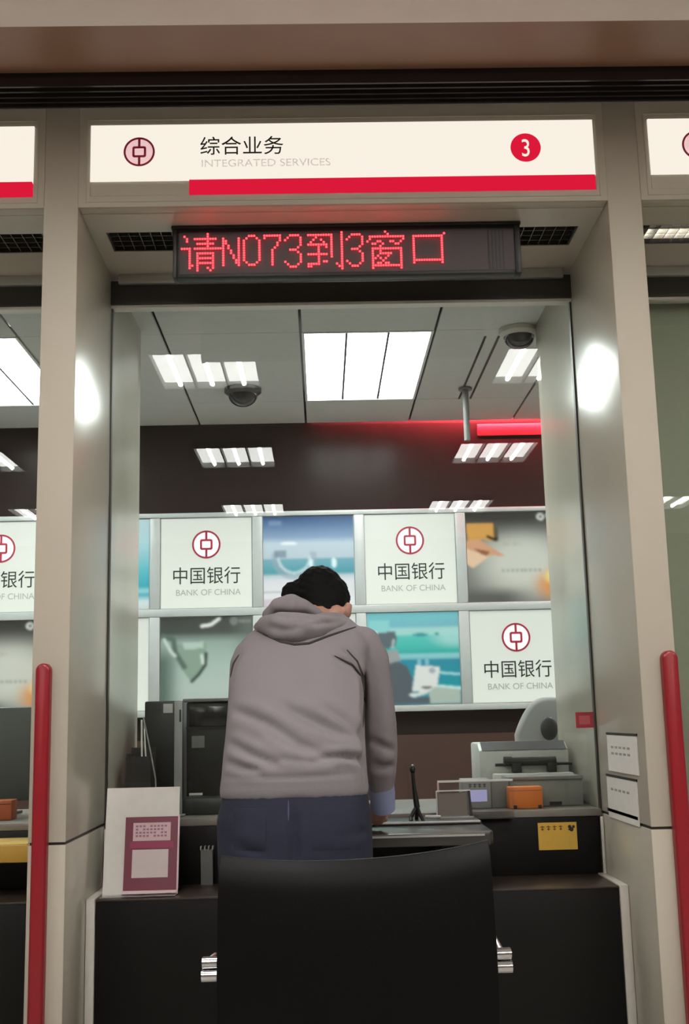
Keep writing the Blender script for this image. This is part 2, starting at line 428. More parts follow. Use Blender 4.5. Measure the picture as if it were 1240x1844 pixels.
# ------------------------------------------------------------------ lit counter signs
def sign(xc, label, full=True):
    t = thing('lit_sign', label, 'sign', (xc, 0, 2.756), 'lit signs over the counter windows')
    x0, x1 = xc-0.811, xc+0.813; zr = 2.806
    bxo('light_panel', (x0, x1, -0.010, 0.006, zr, 2.999), E_sign, t)
    bxo('red_stripe', (xc-0.495, xc+0.811, -0.0105, 0.006, 2.758, zr+0.001), E_signred, t)
    bxo('lower_panel', (x0, xc-0.495, -0.004, 0.006, 2.758, zr), M_fascia, t)
    emblem(xc-0.655, 2.905, 0.050, -0.0105, t)
    obj('lettering', text_bm('综合业务', 0.068, xc-0.462, -0.0105, 2.897, sx=1.0), M_ink, t, smooth=False)
    obj('small_lettering', text_bm('INTEGRATED SERVICES', 0.036, xc-0.458, -0.0105, 2.850, sx=1.12), mat('grey_ink_sign', (214, 208, 200), rough=0.5, emit=0.6), t, smooth=False)
    return t
S3 = sign(0, 'long lit sign with red stripe and number 3 over the standing person')
def number_disc(t, xc, ch):
    b = BM(); n = 40; r = 0.049; prism(b, [(xc+r*math.cos(2*math.pi*k/n), -0.0125, 2.903+r*math.sin(2*math.pi*k/n)) for k in range(n)], (0, 0.0025, 0))
    d = obj('number_disc', b, E_signred, t)
    obj('number', text_bm(ch, 0.085, xc, -0.0132, 2.872, align='CENTER', sx=0.8), E_sign, d, smooth=False)
number_disc(S3, at(945, 271, 0).x, '3')
dupL = sign(-PITCHX, 'lit sign end with red stripe at the far left of the row')
dupR = sign(PITCHX, 'lit sign end without visible stripe at the far right of the row')

# ------------------------------------------------------------------ louvre lights in the soffits
def louvre(xc, label, lit):
    t = thing('louvre_light', label, 'light', (xc, 0.27, ZS), 'louvre lights in the soffits')
    x0, x1 = xc-LX+0.001, xc+LX-0.001
    b = BM(); box(b, x0, x1, LY0+.001, LY0+0.006, ZS+0.002, ZS+0.06); box(b, x0, x1, LY1-0.006, LY1-.001, ZS+0.002, ZS+0.06)
    box(b, x0, x0+0.005, LY0+.006, LY1-.006, ZS+0.002, ZS+0.06); box(b, x1-0.005, x1, LY0+.006, LY1-.006, ZS+0.002, ZS+0.06)
    obj('frame', b, M_slat, t)
    bm_ = mat('louvre_blade_lit', (200, 198, 192), rough=0.2, metal=0.8) if lit else mat('louvre_blade_unlit', (104, 98, 90), rough=0.25, metal=0.7)  # light on the blades put into their colour: paler lit, darker unlit
    b = BM(); n = 44
    for k in range(1, n):
        x = x0+(x1-x0)*k/n; box(b, x-0.0012, x+0.0012, LY0+.006, LY1-.006, ZS+0.004, ZS+0.04)
    for k in range(1, 4):
        y = LY0+(LY1-LY0)*k/4; box(b, x0+.005, x1-.005, y-0.0012, y+0.0012, ZS+0.004, ZS+0.04)
    obj('louvre_grid', b, bm_, t, smooth=False)
    for yy in (0.235, 0.305):
        obj('tube', tube(BM(), [(x0+0.05, yy, ZS+0.062), (x1-0.05, yy, ZS+0.062)], 0.013), E_louvre if lit else M_greyp, t)
louvre(-PITCHX, 'dark louvre light in the soffit left of the pillar, cut by the frame', False)
louvre(0, 'long unlit louvre light in the soffit behind the red display', False)
louvre(PITCHX, 'bright lit louvre light in the soffit right of the right pillar', True)

# ------------------------------------------------------------------ red dot-matrix display
GL = {
 '请': ["..........#.....", ".#........#.....", "..#..#########..", "..#.......#.....", "......#######...", "..........#.....", "####.###########", "...#............", "...#..#######...", "...#..#.....#...", "...#..#######...", "...#..#.....#...", "...#..#######...", "...##.#.....#...", "...#..#...#.#...", "......#....#...."],
 '到': ["..............#.", ".##########...#.", "....#.....#...#.", "...#..#...#...#.", "..#....#..#...#.", ".########.#...#.", ".....#..#.#...#.", ".....#....#...#.", ".....#....#...#.", ".########.#...#.", ".....#....#...#.", ".....#........#.", ".....#.##.....#.", ".#####......#.#.", ".##..........##.", "..............#."],
 '窗': [".......#........", "........#.......", ".##############.", ".#............#.", "#...##...##..#..", "..##..#....##...", ".....#..........", "..############..", "..#..#.......#..", "..#..#####...#..", "..#.#...#....#..", "..##.#.#.....#..", "..#...#......#..", "..#.##.##....#..", "..############..", "..#..........#.."],
 '口': ["................", "..............#.", "..############..", "..#..........#..", "..#..........#..", "..#..........#..", "..#..........#..", "..#..........#..", "..#..........#..", "..#..........#..", "..#..........#..", "..#..........#..", "..############..", "..#..........#..", "................", "................"],
 'N': ["........", "........", "#.....#.", "##....#.", "##....#.", "#.#...#.", "#.#...#.", "#..#..#.", "#..#..#.", "#...#.#.", "#...#.#.", "#....##.", "#....##.", "#.....#.", "........", "........"],
 '0': ["........", "..###...", ".#...#..", "#.....#.", "#.....#.", "#.....#.", "#.....#.", "#.....#.", "#.....#.", "#.....#.", "#.....#.", "#.....#.", ".#...#..", "..###...", "........", "........"],
 '7': ["........", "#######.", "#.....#.", "......#.", ".....#..", ".....#..", "....#...", "...#....", "...#....", "...#....", "...#....", "...#....", "...#....", "...#....", "........", "........"],
 '3': ["........", "..####..", ".#....#.", "#.....#.", "......#.", "......#.", ".....#..", "..###...", ".....#..", "......#.", "......#.", "......#.", "#.....#.", ".#...#..", "..###...", "........"]}
YD = 0.145
dl = at(316, 410, YD); dr = at(930, 402, YD)
z_top = ZS-0.008; z_bot = at(620, 496, YD).z
t = thing('led_display', 'black dot-matrix display with red glowing characters hanging under the sign', 'display', ((dl.x+dr.x)/2, YD+0.03, z_bot))
bxo('housing', (dl.x, dr.x, YD, YD+0.045, z_bot, z_top), M_blackplastic, t, 0.004)
face_x0, face_x1 = dl.x+0.018, dr.x-0.012; fz0, fz1 = z_bot+0.017, z_top-0.022
bxo('screen', (face_x0-.006, face_x1+.006, YD-0.002, YD+0.002, fz0-.006, fz1+.006), mat('smoked_red_screen', (66, 58, 60), rough=0.6), t, 0.001)
b = BM()
box(b, dl.x-0.014, dr.x+0.012, YD-0.006, YD+0.05, z_top-0.004, ZS-0.001, bevel=0.002)
obj('mounting_rail', b, M_blackplastic, t)
b = BM(); box(b, dl.x-0.008, dl.x+0.006, YD-0.008, YD+0.05, z_bot-0.002, z_top-0.006, bevel=0.003)
obj('end_cap', b, M_blackplastic, t)
b = BM(); box(b, dr.x-0.012, dr.x+0.008, YD-0.008, YD+0.05, z_bot-0.002, z_top-0.006, bevel=0.003)
obj('end_cap', b, M_blackplastic, t)
b = BM()
for k in range(5): box(b, dr.x-0.10+k*0.012, dr.x-0.096+k*0.012, YD-0.0035, YD-0.002, fz0, fz1)
obj('vent_slits', b, M_black, t)
cell = (face_x1-face_x0)/130.0; rowh = (fz1-fz0)/16.0; col = 0
for ch in '请N073到3窗口':
    g = GL[ch]; b = BM()
    for r, line in enumerate(g):
        for c, v in enumerate(line):
            if v == '#':
                x = face_x0+(col+c+0.5)*cell; z = fz1-(r+0.5)*rowh; s = cell*0.40
                prism(b, [(x-s, YD-0.010, z-s*.55), (x-s*.55, YD-0.010, z-s), (x+s*.55, YD-0.010, z-s), (x+s, YD-0.010, z-s*.55), (x+s, YD-0.010, z+s*.55), (x+s*.55, YD-0.010, z+s), (x-s*.55, YD-0.010, z+s), (x-s, YD-0.010, z+s*.55)], (0, 0.001, 0))
    col += len(g[0])
    obj('lit_character', b, E_led, t, smooth=False)

# ------------------------------------------------------------------ troffers behind the glass
def troffer(x0, x1, y0, y1, z, label, tube_m, pan_m, group, name='ceiling_light'):
    t = thing(name, label, 'light', ((x0+x1)/2, (y0+y1)/2, z), group)
    b = BM(); f = 0.012
    for d in ((x0, x0+f, y0, y1), (x1-f, x1, y0, y1), (x0+f, x1-f, y0, y0+f), (x0+f, x1-f, y1-f, y1)): box(b, *d, z-0.002, z+0.05)
    obj('frame', b, mat('white_light_frame', (210, 212, 210), rough=0.4), t)
    obj('diffuser', box(BM(), x0+f, x1-f, y0+f, y1-f, z+0.04, z+0.048), pan_m, t)
    w = (x1-x0-2*f)/3
    b = BM()
    for k in (1, 2): box(b, x0+f+k*w-0.005, x0+f+k*w+0.005, y0+f, y1-f, z+0.001, z+0.04)
    obj('louvre_rib', b, mat('light_rib', (52, 54, 53), rough=0.5), t)
    for k in range(3):
        x = x0+f+(k+0.5)*w; obj('tube', tube(BM(), [(x, y0+f+.005, z+0.024), (x, y1-f-.005, z+0.024)], 0.014, n=10), tube_m, t)
    return t
labs = ['bright ceiling light in the neighbouring bay beyond the left pillar', 'bright three-tube ceiling light over the middle of the teller room', 'three-tube ceiling light in the teller room beyond the right pillar', 'added three-tube ceiling light out of view at the far left end of the teller room', 'added three-tube ceiling light out of view at the far right end of the teller room']
for (x0, x1), l in zip(TROF, labs):
    troffer(x0+.004, x1-.004, 1.314, 2.393, ZI, l, E_tube_r, E_pan_r, 'teller room ceiling lights')
# customer hall lights: they show as reflections in the glass
for cxi in (-2.63, -0.71, 1.21, 3.13):
    for ry in (-1.515, -3.65, -5.85):
        w = 'near' if ry > -2 else ('middle' if ry > -5 else 'far')
        s = {-2.63: 'outermost left', -0.71: 'inner left', 1.21: 'inner right', 3.13: 'outermost right'}[cxi]
        troffer(cxi-0.29, cxi+0.29, ry-0.33, ry+0.33, ZC-0.046, 'square hall ceiling light mirrored in the glass, %s column, %s row' % (s, w), E_tube_h, E_pan_h, 'hall ceiling lights mirrored in the glass', 'hall_ceiling_light')

# slot diffuser in the room ceiling
b = BM()
for x in (0.652, 0.712): box(b, x-0.005, x+0.005, 1.40, 2.40, ZI-0.003, ZI)
tag(obj('slot_diffuser', b, M_groove, None), 'pair of thin black air slots in the teller room ceiling', 'air vent')
# dome cameras
def dome(x, y, r, label, base_m):
    t = thing('dome_camera', label, 'camera', (x, y, ZI), 'dome cameras on the teller room ceiling')
    obj('base', lathe(BM(), [(r*1.25, -0.001), (r*1.25, -0.02), (r*1.0, -0.035)][::-1], (x, y, ZI)), base_m, t)
    b = BM(); prof = [(r*math.sin(a), -0.03-r*0.85*math.cos(a)) for a in [math.pi/2*k/8 for k in range(9)]]
    obj('dome', lathe(b, prof, (x, y, ZI)), mat('smoked_dome', (40, 40, 42), rough=0.12), t)
p = atz(437, 700, ZI); dome(p.x, p.y, 0.075, 'dark dome camera on the ceiling left of the middle light', mat('dark_camera_base', (52, 52, 52), rough=0.4))
p = atz(932, 596, ZI); dome(p.x, p.y-0.02, 0.068, 'dome camera with pale base on the ceiling near the right fin', mat('pale_camera_base', (180, 180, 172), rough=0.4))
# ceiling pole with small bracket
p = at(841, 790, 2.2); ptop = at(841, 742, 2.2)
t = thing('ceiling_pole', 'short grey pole hanging from the teller room ceiling before the added red strip', 'pole', (p.x, 2.2, p.z))
obj('tube', tube(BM(), [(p.x, 2.2, p.z-0.01), (p.x, 2.2, ZI-0.008)], 0.016), M_midgrey, t)
obj('flange', lathe(BM(), [(0.035, -0.012), (0.035, -0.001)], (p.x, 2.2, ZI)), M_midgrey, t)
# added red strip and hidden tube in place of a red reflection
rs0, rs1, rsl = at(858, 766, YB), at(1010, 783, YB), at(680, 770, YB)
t = thing('added_red_strip', 'added red strip and glow in place of a reflection along the top right of the dark back wall', 'light', (rs0.x+.2, 2.92, ZI-0.09))
bxo('cover', (rs0.x, rs1.x, YB-0.012, YB-0.001, ZI-0.075, ZI-0.005), mat('added_red_cover', (170, 40, 58), rough=0.4), t, 0.003)
ct = [(at(q, 770, YB).x, YB-0.066, ZI+0.034) for q in (560, 640, 720, 800, 860, 1010, 1100)]
obj('tube', tube(BM(), ct, [.0006, .0014, .0030, .0060, .008, .008, .008], n=8), emis('added_red_glow', (255, 80, 94), 300.0), t)  # tube added out of sight to wash the wall red
# ------------------------------------------------------------------ backlit posters on the back wall
PX0, PPX, PWD = at(290, 1000, YB).x, 0.0, 0.0
xs_ = [at(290, 1010, YB).x, at(473, 1010, YB).x, at(655, 1010, YB).x, at(838, 1010, YB).x]
PPX = (xs_[3]-xs_[0])/3; PWD = at(455, 1010, YB).x-at(290, 1010, YB).x
TZ1, TZ0 = at(372, 934, YB).z, at(372, 1097, YB).z
BZ1, BZ0 = at(738, 1103, YB).z, at(738, 1270, YB).z
FT = at(620, 921, YB).z; FB = at(738, 1281, YB).z
YF = YB-0.05
fr = thing('display_frame', 'pale grey frame holding the two rows of lit posters on the back wall', 'frame', (0, YB-0.03, FB))
b = BM(); NX0, NX1 = -3, 5
xl = xs_[0]+NX0*PPX-(PPX-PWD); xr = xs_[0]+NX1*PPX
gx = PPX-PWD
for z0, z1 in ((TZ1, FT), (BZ1, TZ0), (FB, BZ0)): box(b, xl, xr, YF, YB-0.001, z0, z1, bevel=0.003)
obj('cross_rail', b, M_frame, fr)
for k in range(NX0, NX1+1):
    x = xs_[0]+k*PPX-gx
    for z0, z1 in ((TZ0+.001, TZ1-.001), (BZ0+.001, BZ1-.001)):
        b = BM(); box(b, x, x+gx, YF+0.002, YB-0.001, z0, z1, bevel=0.003); obj('upright', b, M_frame, fr)

def mixc(a, b, t):
    t = np.clip(t, 0, 1)[..., None]; return a*(1-t)+b*t
def C3(*c): return np.array(lin(c))
def sstep(x, a, b):
    t = np.clip((x-a)/(b-a), 0, 1); return t*t*(3-2*t)
def ramp(v, stops):
    out = np.zeros(v.shape+(3,)); out[:] = stops[0][1]
    for (p0, c0), (p1, c1) in zip(stops[:-1], stops[1:]):
        m = v >= p0; out[m] = mixc(c0, c1, (v-p0)/(p1-p0))[m]
    return out
def inpoly(u, v, P):
    ins = np.zeros(u.shape, bool); n = len(P)
    for i in range(n):
        x0, y0 = P[i]; x1, y1 = P[(i+1) % n]
        c = ((y0 > v) != (y1 > v)); xi = x0+(v-y0)/((y1-y0) if abs(y1-y0) > 1e-9 else 1e-9)*(x1-x0)
        ins ^= c & (u < xi)
    return ins
def paint(c, m, col, a=1.0):
    w = (m.astype(float)*a)[..., None]; return c*(1-w)+np.array(col)*w
def seg(u, v, P, w):
    d = np.full(u.shape, 9.0)
    for (x0, y0), (x1, y1) in zip(P[:-1], P[1:]):
        dx, dy = x1-x0, y1-y0; t = np.clip(((u-x0)*dx+(v-y0)*dy)/(dx*dx+dy*dy), 0, 1)
        d = np.minimum(d, np.hypot(u-x0-t*dx, v-y0-t*dy))
    return 1-sstep(d, w*0.6, w)
# u to the right, v downwards, 0..1 each
def art_logo(u, v):
    return ramp(v, [(0, C3(228, 230, 224)), (0.5, C3(234, 236, 228)), (1, C3(240, 243, 234))])
def art_sea(u, v):
    c = ramp(v, [(0, C3(52, 82, 128)), (0.10, C3(88, 122, 164)), (0.24, C3(140, 166, 198)), (0.30, C3(196, 212, 226)), (0.47, C3(190, 205, 216)), (0.475, C3(120, 172, 188)), (0.64, C3(74, 158, 172)), (0.665, C3(190, 205, 214)), (0.72, C3(222, 222, 230)), (1, C3(238, 236, 240))])
    e = np.hypot((u-0.34)/0.24, (v-0.46)/0.24); bowl = (np.abs(e-0.9) < 0.14) & (v > 0.40)
    c = paint(c, bowl, C3(150, 170, 186), 0.6); c = paint(c, (np.abs(e-0.72) < 0.06) & (v > 0.45), C3(220, 230, 236), 0.7)
    c = paint(c, (np.abs(u-0.19) < 0.07) & (np.abs(v-0.42) < 0.04), C3(118, 140, 158), 0.8)
    c = paint(c, (np.hypot((u-0.28)/0.10, (v-0.303)/0.015) < 1), C3(244, 250, 252))
    c = paint(c, np.hypot((u-0.53)/0.022, (v-0.53)/0.05) < 1, C3(222, 244, 250)); c = paint(c, np.hypot((u-0.78)/0.03, (v-0.53)/0.055) < 1, C3(226, 246, 252))
    for k in range(5): c = paint(c, (np.abs(u-0.08-0.03*k) < 0.008) & (np.abs(v-0.07) < 0.025), C3(150, 176, 204), 0.7)
    c = paint(c, (v > 0.84) & (v < 0.85) & (u < 0.35), C3(150, 140, 150)); c = paint(c, (v > 0.92) & (u < 0.5), C3(200, 176, 196), 0.6)
    return c
def art_gold(u, v):
    d = np.hypot((u-0.62)/0.75, (v-0.58)/0.55)
    c = mixc(C3(206, 206, 196), C3(120, 120, 116), sstep(d, 0.25, 1.0))
    c = mixc(c, C3(56, 54, 52), 1-sstep(v, 0.03, 0.34)); c = mixc(c, C3(92, 94, 90), sstep(v, 0.80, 0.96)*(1-sstep(u, 0.35, 0.8)))
    g = np.hypot((u-1.0)/0.36, (v-0.82)/0.24); c = mixc(c, C3(222, 150, 78), (1-sstep(g, 0.3, 1.0))*0.9); c = mixc(c, C3(252, 228, 150), 1-sstep(np.hypot((u-1.0)/0.2, (v-0.73)/0.12), 0.3, 1.0))
    c = paint(c, inpoly(u, v, [(0, 0.12), (0.31, 0.12), (0.33, 0.33), (0.18, 0.30), (0.02, 0.33)]), C3(214, 158, 84)); c = paint(c, inpoly(u, v, [(0.31, 0.13), (0.36, 0.18), (0.36, 0.32), (0.31, 0.33)]), C3(92, 82, 66))
    c = paint(c, inpoly(u, v, [(0, 0.32), (0.14, 0.30), (0.44, 0.50), (0.22, 0.48), (0, 0.40)]), C3(214, 160, 128)); c = paint(c, inpoly(u, v, [(0.08, 0.40), (0.26, 0.44), (0.20, 0.50)]), C3(150, 96, 66))
    c = paint(c, inpoly(u, v, [(0.0, 0.40), (0.24, 0.50), (0.06, 0.62), (0.0, 0.58)]), C3(232, 196, 166)); c = paint(c, seg(u, v, [(0.24, 0.27), (0.30, 0.30), (0.33, 0.30)], 0.02), C3(48, 34, 22))
    for k in range(6): c = paint(c, (np.abs(u-0.42-0.035*k) < 0.009) & (np.abs(v-0.36) < 0.025), C3(150, 140, 126), 0.35)
    for k in range(9): c = paint(c, (np.abs(u-0.40-0.05*k) < 0.015) & (np.abs(v-0.655) < 0.014), C3(130, 130, 124), 0.6)
    c = paint(c, np.hypot((u-0.84)/0.042, (v-0.055)/0.042) < 1, C3(214, 214, 210)); c = paint(c, np.hypot((u-0.84)/0.02, (v-0.055)/0.02) < 1, C3(110, 110, 108))
    for k in range(3): c = paint(c, (np.abs(u-0.915-0.035*k) < 0.012) & (np.abs(v-0.05) < 0.02), C3(216, 216, 212))
    return c
def art_jade(u, v):
    c = ramp(v, [(0, C3(60, 64, 60)), (0.17, C3(72, 78, 74)), (0.27, C3(150, 168, 160)), (0.5, C3(172, 190, 182)), (0.78, C3(184, 198, 190)), (1, C3(176, 186, 180))])
    c = mixc(c, C3(92, 112, 104), (1-sstep(u, 0.02, 0.28))*sstep(v, 0.25, 0.5)); c = mixc(c, C3(110, 122, 116), (sstep(u, 0.7, 1.0))*(1-sstep(v, 0.3, 0.5))*0.6)
    c = paint(c, inpoly(u, v, [(0.16, 0.30), (0.5, 0.28), (0.50, 0.44), (0.44, 0.60), (0.33, 0.70), (0.24, 0.58), (0.14, 0.42)]), C3(140, 162, 146))
    c = paint(c, inpoly(u, v, [(0.24, 0.28), (0.46, 0.27), (0.47, 0.34), (0.26, 0.35)]), C3(184, 204, 194)); c = paint(c, seg(u, v, [(0.02, 0.20), (0.14, 0.24), (0.16, 0.38), (0.26, 0.54)], 0.035), C3(92, 110, 102)); c = paint(c, seg(u, v, [(0.04, 0.24), (0.12, 0.38), (0.16, 0.42)], 0.02), C3(206, 218, 210))
    c = paint(c, seg(u, v, [(0.495, 0.40), (0.49, 0.52), (0.42, 0.62), (0.34, 0.70)], 0.022), C3(52, 70, 62)); c = paint(c, seg(u, v, [(0.45, 0.42), (0.46, 0.50)], 0.02), C3(216, 230, 222))
    c = paint(c, seg(u, v, [(0.45, 0.10), (0.55, 0.085), (0.64, 0.02)], 0.02), C3(240, 242, 238)); c = paint(c, np.hypot((u-0.80)/0.045, (v-0.05)/0.045) < 1, C3(122, 124, 122))
    for k in range(4): c = paint(c, (np.abs(u-0.87-0.035*k) < 0.012) & (np.abs(v-0.05) < 0.018), C3(140, 140, 138))
    return c
def art_teal(u, v):
    c = ramp(v, [(0, C3(118, 196, 204)), (0.15, C3(120, 184, 200)), (0.18, C3(166, 214, 212)), (0.24, C3(160, 214, 208)), (0.26, C3(92, 196, 190)), (0.40, C3(66, 184, 178)), (0.445, C3(50, 170, 164)), (0.455, C3(140, 204, 210)), (0.50, C3(136, 200, 208)), (0.52, C3(44, 140, 164)), (0.78, C3(30, 150, 164)), (1, C3(36, 146, 160))])
    c = mixc(c, C3(172, 218, 216), (1-sstep(np.hypot((u-0.95)/0.35, (v-0.28)/0.15), 0.2, 1.0))*0.8)
    c = paint(c, np.hypot((u-0.58)/0.09, (v-0.245)/0.018) < 1, C3(66, 150, 154)); c = paint(c, np.hypot((u-0.76)/0.03, (v-0.24)/0.012) < 1, C3(66, 150, 154))
    c = paint(c, (u > 0.02) & (u < 0.24) & (v > 0.08) & (v < 0.20), C3(142, 208, 210)); c = paint(c, (v > 0.20) & (v < 0.25) & (u < 0.12), C3(226, 240, 242), 0.8)
    c = paint(c, seg(u, v, [(0.75, 0.66), (1.0, 0.685)], 0.014), C3(170, 226, 232)); c = paint(c, inpoly(u, v, [(0.66, 0.80), (1.0, 0.84), (1.0, 1.0), (0.64, 1.0)]), C3(176, 190, 180)); c = paint(c, seg(u, v, [(0.7, 0.80), (1.0, 0.835)], 0.016), C3(200, 238, 238))
    c = paint(c, inpoly(u, v, [(0.16, 0.60), (0.30, 0.52), (0.42, 0.58), (0.48, 0.72), (0.47, 0.93), (0.66, 0.92), (0.66, 1.0), (0.2, 1.0)]), C3(86, 96, 104)); c = paint(c, inpoly(u, v, [(0.2, 0.42), (0.32, 0.40), (0.36, 0.52), (0.2, 0.56)]), C3(156, 160, 162))
    c = paint(c, inpoly(u, v, [(0.10, 0.22), (0.30, 0.20), (0.325, 0.28), (0.30, 0.37), (0.26, 0.37), (0.22, 0.40), (0.13, 0.36)]), C3(92, 106, 114)); c = paint(c, seg(u, v, [(0.285, 0.30), (0.27, 0.38)], 0.016), C3(176, 190, 192))
    c = paint(c, inpoly(u, v, [(0.52, 0.58), (0.78, 0.60), (0.745, 0.80), (0.64, 0.87), (0.47, 0.86)]), C3(226, 228, 226)); c = paint(c, inpoly(u, v, [(0.42, 0.89), (0.66, 0.86), (0.62, 0.89), (0.48, 0.925)]), C3(222, 224, 222))
    c = paint(c, (np.hypot((u-0.695)/0.035, (v-0.64)/0.03) < 1), C3(170, 172, 186)); c = paint(c, np.hypot((u-0.63)/0.06, (v-0.82)/0.015) < 1, C3(110, 110, 104))
    for uu in (0.56, 0.64): c = paint(c, (np.abs(u-uu) < 0.02) & (v > 0.52) & (v < 0.58), C3(150, 200, 220), 0.8)
    return c
def art_cyan(u, v):
    return ramp(v, [(0, C3(188, 214, 220)), (0.3, C3(168, 210, 220)), (0.55, C3(96, 190, 204)), (0.75, C3(50, 170, 188)), (0.80, C3(160, 216, 222)), (0.84, C3(60, 174, 190)), (0.92, C3(214, 230, 234)), (1, C3(206, 214, 214))])
ARTS = {'logo': art_logo, 'sea': art_sea, 'gold': art_gold, 'jade': art_jade, 'teal': art_teal, 'cyan': art_cyan}
M_print = print_mat('backlit_print', POSTER)
def print_mesh(name, kind, x0, x1, z0, z1, y, n=96):
    N = n+1; uu, vv = np.meshgrid(np.linspace(0, 1, N), np.linspace(0, 1, N))
    col = np.clip(ARTS[kind](uu, vv), 0, 1)
    for _ in range(2):                      # soft photographic print
        for ax in (0, 1):
            p = np.pad(col, [(1, 1) if a == ax else (0, 0) for a in range(3)], 'edge')
            col = (np.take(p, range(0, N), ax)+2*np.take(p, range(1, N+1), ax)+np.take(p, range(2, N+2), ax))/4
    V = np.stack([x0+(x1-x0)*uu, np.full_like(uu, y), z1-(z1-z0)*vv], -1).reshape(-1, 3)
    idx = np.arange(N*N).reshape(N, N)
    Fc = np.stack([idx[:-1, :-1], idx[1:, :-1], idx[1:, 1:], idx[:-1, 1:]], -1).reshape(-1, 4)
    me = bpy.data.meshes.new(name); me.from_pydata(V.tolist(), [], Fc.tolist())
    a = me.color_attributes.new('print', 'FLOAT_COLOR', 'POINT'); a.data.foreach_set('color', np.concatenate([col.reshape(-1, 3), np.ones((N*N, 1))], 1).ravel().astype(np.float32))
    return me
def poster(k, row, kind, label):
    x0 = xs_[0]+k*PPX; x1 = x0+PWD; z0, z1 = (TZ0, TZ1) if row == 'top' else (BZ0, BZ1)
    t = thing('poster_light_box', label, 'poster', ((x0+x1)/2, YB-0.02, z0), 'lit posters on the back wall')
    bxo('case', (x0+.001, x1-.001, YB-0.035, YB-0.001, z0+.001, z1-.001), M_frame, t)
    link('poster_print', print_mesh('poster_print', kind, x0+0.004, x1-0.004, z0+0.004, z1-0.004, YB-0.037), M_print, t)
    if kind == 'logo':
        xc = x0+PWD/2; zc = z0+(z1-z0)*0.70; y = YB-0.0385
        emblem(xc, zc, PWD*0.155, y, t)
        obj('lettering', text_bm('中国银行', PWD*0.20, xc, y, z0+(z1-z0)*0.285, align='CENTER', sx=0.94), M_ink, t, smooth=False)
        obj('small_lettering', text_bm('BANK OF CHINA', PWD*0.092, xc+0.01, y, z0+(z1-z0)*0.145, align='CENTER', sx=1.0), M_inkgrey, t, smooth=False)
    return t
for k, row, kind, label in [
    (-2, 'top', 'logo', 'lit white poster with ring emblem in the top row, seen through the left neighbouring window'),
    (-1, 'top', 'cyan', 'sliver of a cyan sea poster beside the left fin'),
    (0, 'top', 'logo', 'lit white poster with ring emblem above the glass-green still-life poster'),
    (1, 'top', 'sea', 'lit blue beach poster behind the black-haired head'),
    (2, 'top', 'logo', 'lit white poster with ring emblem above the turquoise sea poster'),
    (3, 'top', 'gold', 'lit grey poster with gold block in the top row beside the right fin'),
    (-2, 'bottom', 'gold', 'lit grey poster with warm glow, lower row of the left neighbouring window'),
    (-1, 'bottom', 'logo', 'lit pale poster in the lower row hidden behind the left fin'),
    (0, 'bottom', 'jade', 'lit grey-green still-life poster behind the black machine'),
    (1, 'bottom', 'logo', 'lit white poster in the lower row hidden behind the grey hoodie'),
    (2, 'bottom', 'teal', 'lit turquoise sea poster with a seated figure holding paper'),
    (3, 'bottom', 'logo', 'lit white poster with ring emblem above the grey chair back'),
    (4, 'top', 'sea', 'lit blue poster in the top row behind the right pillar'),
    (4, 'bottom', 'gold', 'lit grey poster in the lower row behind the right pillar'),
    (-3, 'top', 'sea', 'lit blue poster at the far left end of the top row'),
    (-3, 'bottom', 'teal', 'lit turquoise poster at the far left end of the lower row')]:
    poster(k, row, kind, label)
#@@OBJECTS

# ------------------------------------------------------------------ writing shelf at the window
ZSH = 0.752; YS0, YS1 = 0.0, G-0.013
sr = atz(890, 1497, ZSH); YS0 = sr.y
t = thing('writing_shelf', 'dark glossy shelf in front of the glass with a pad and stand on it', 'shelf', (0.1, YS0+0.2, ZSH-0.05))
M_shelf = mat('dark_glossy_stone', (52, 50, 47), rough=0.28, scale=18, noise=0.15)
b = BM(); xs0, xs1 = -0.30, sr.x
prism(b, [(xs0, YS1, ZSH-0.04), (xs0, YS0, ZSH-0.04), (xs1-0.012, YS0, ZSH-0.04), (xs1, YS0+0.03, ZSH-0.04), (xs1, YS1, ZSH-0.04)], (0, 0, 0.04))
bmesh.ops.recalc_face_normals(b, faces=b.faces[:])
bmesh.ops.bevel(b, geom=[e for e in b.edges], offset=0.006, segments=2, profile=0.5, affect='EDGES')
obj('shelf_board', b, M_shelf, t)
obj('edge_strip', box(BM(), xs0+0.02, xs1-0.03, YS0-0.002, YS0+0.004, ZSH-0.012, ZSH-0.006), M_alu, t)
for x in (-0.2, 0.25):
    b = BM(); prism(b, [(x, YS1, ZSH-0.041), (x, YS1-0.30, ZSH-0.041), (x, YS1-0.28, ZSH-0.055), (x, YS1, ZSH-0.17)], (0.02, 0, 0))
    obj('bracket', b, M_black, t)
# writing pad on the shelf
pa = atz(668, 1484, ZSH+0.008); pb = atz(868, 1480, ZSH+0.008)
t = thing('desk_pad', 'flat dark writing pad with pale edge lying on the shelf', 'pad', ((pa.x+pb.x)/2, pa.y+0.12, ZSH))
bxo('pad', (0.02, pb.x, pa.y, min(pa.y+0.26, G-0.03), ZSH+0.001, ZSH+0.010), mat('dark_pad', (60, 56, 56), rough=0.3), t, 0.003)
bxo('pale_edge', (0.02, pb.x-0.004, pa.y-0.002, pa.y+0.003, ZSH+0.006, ZSH+0.012), M_ltgrey, t, 0.001)
ypad = pa.y
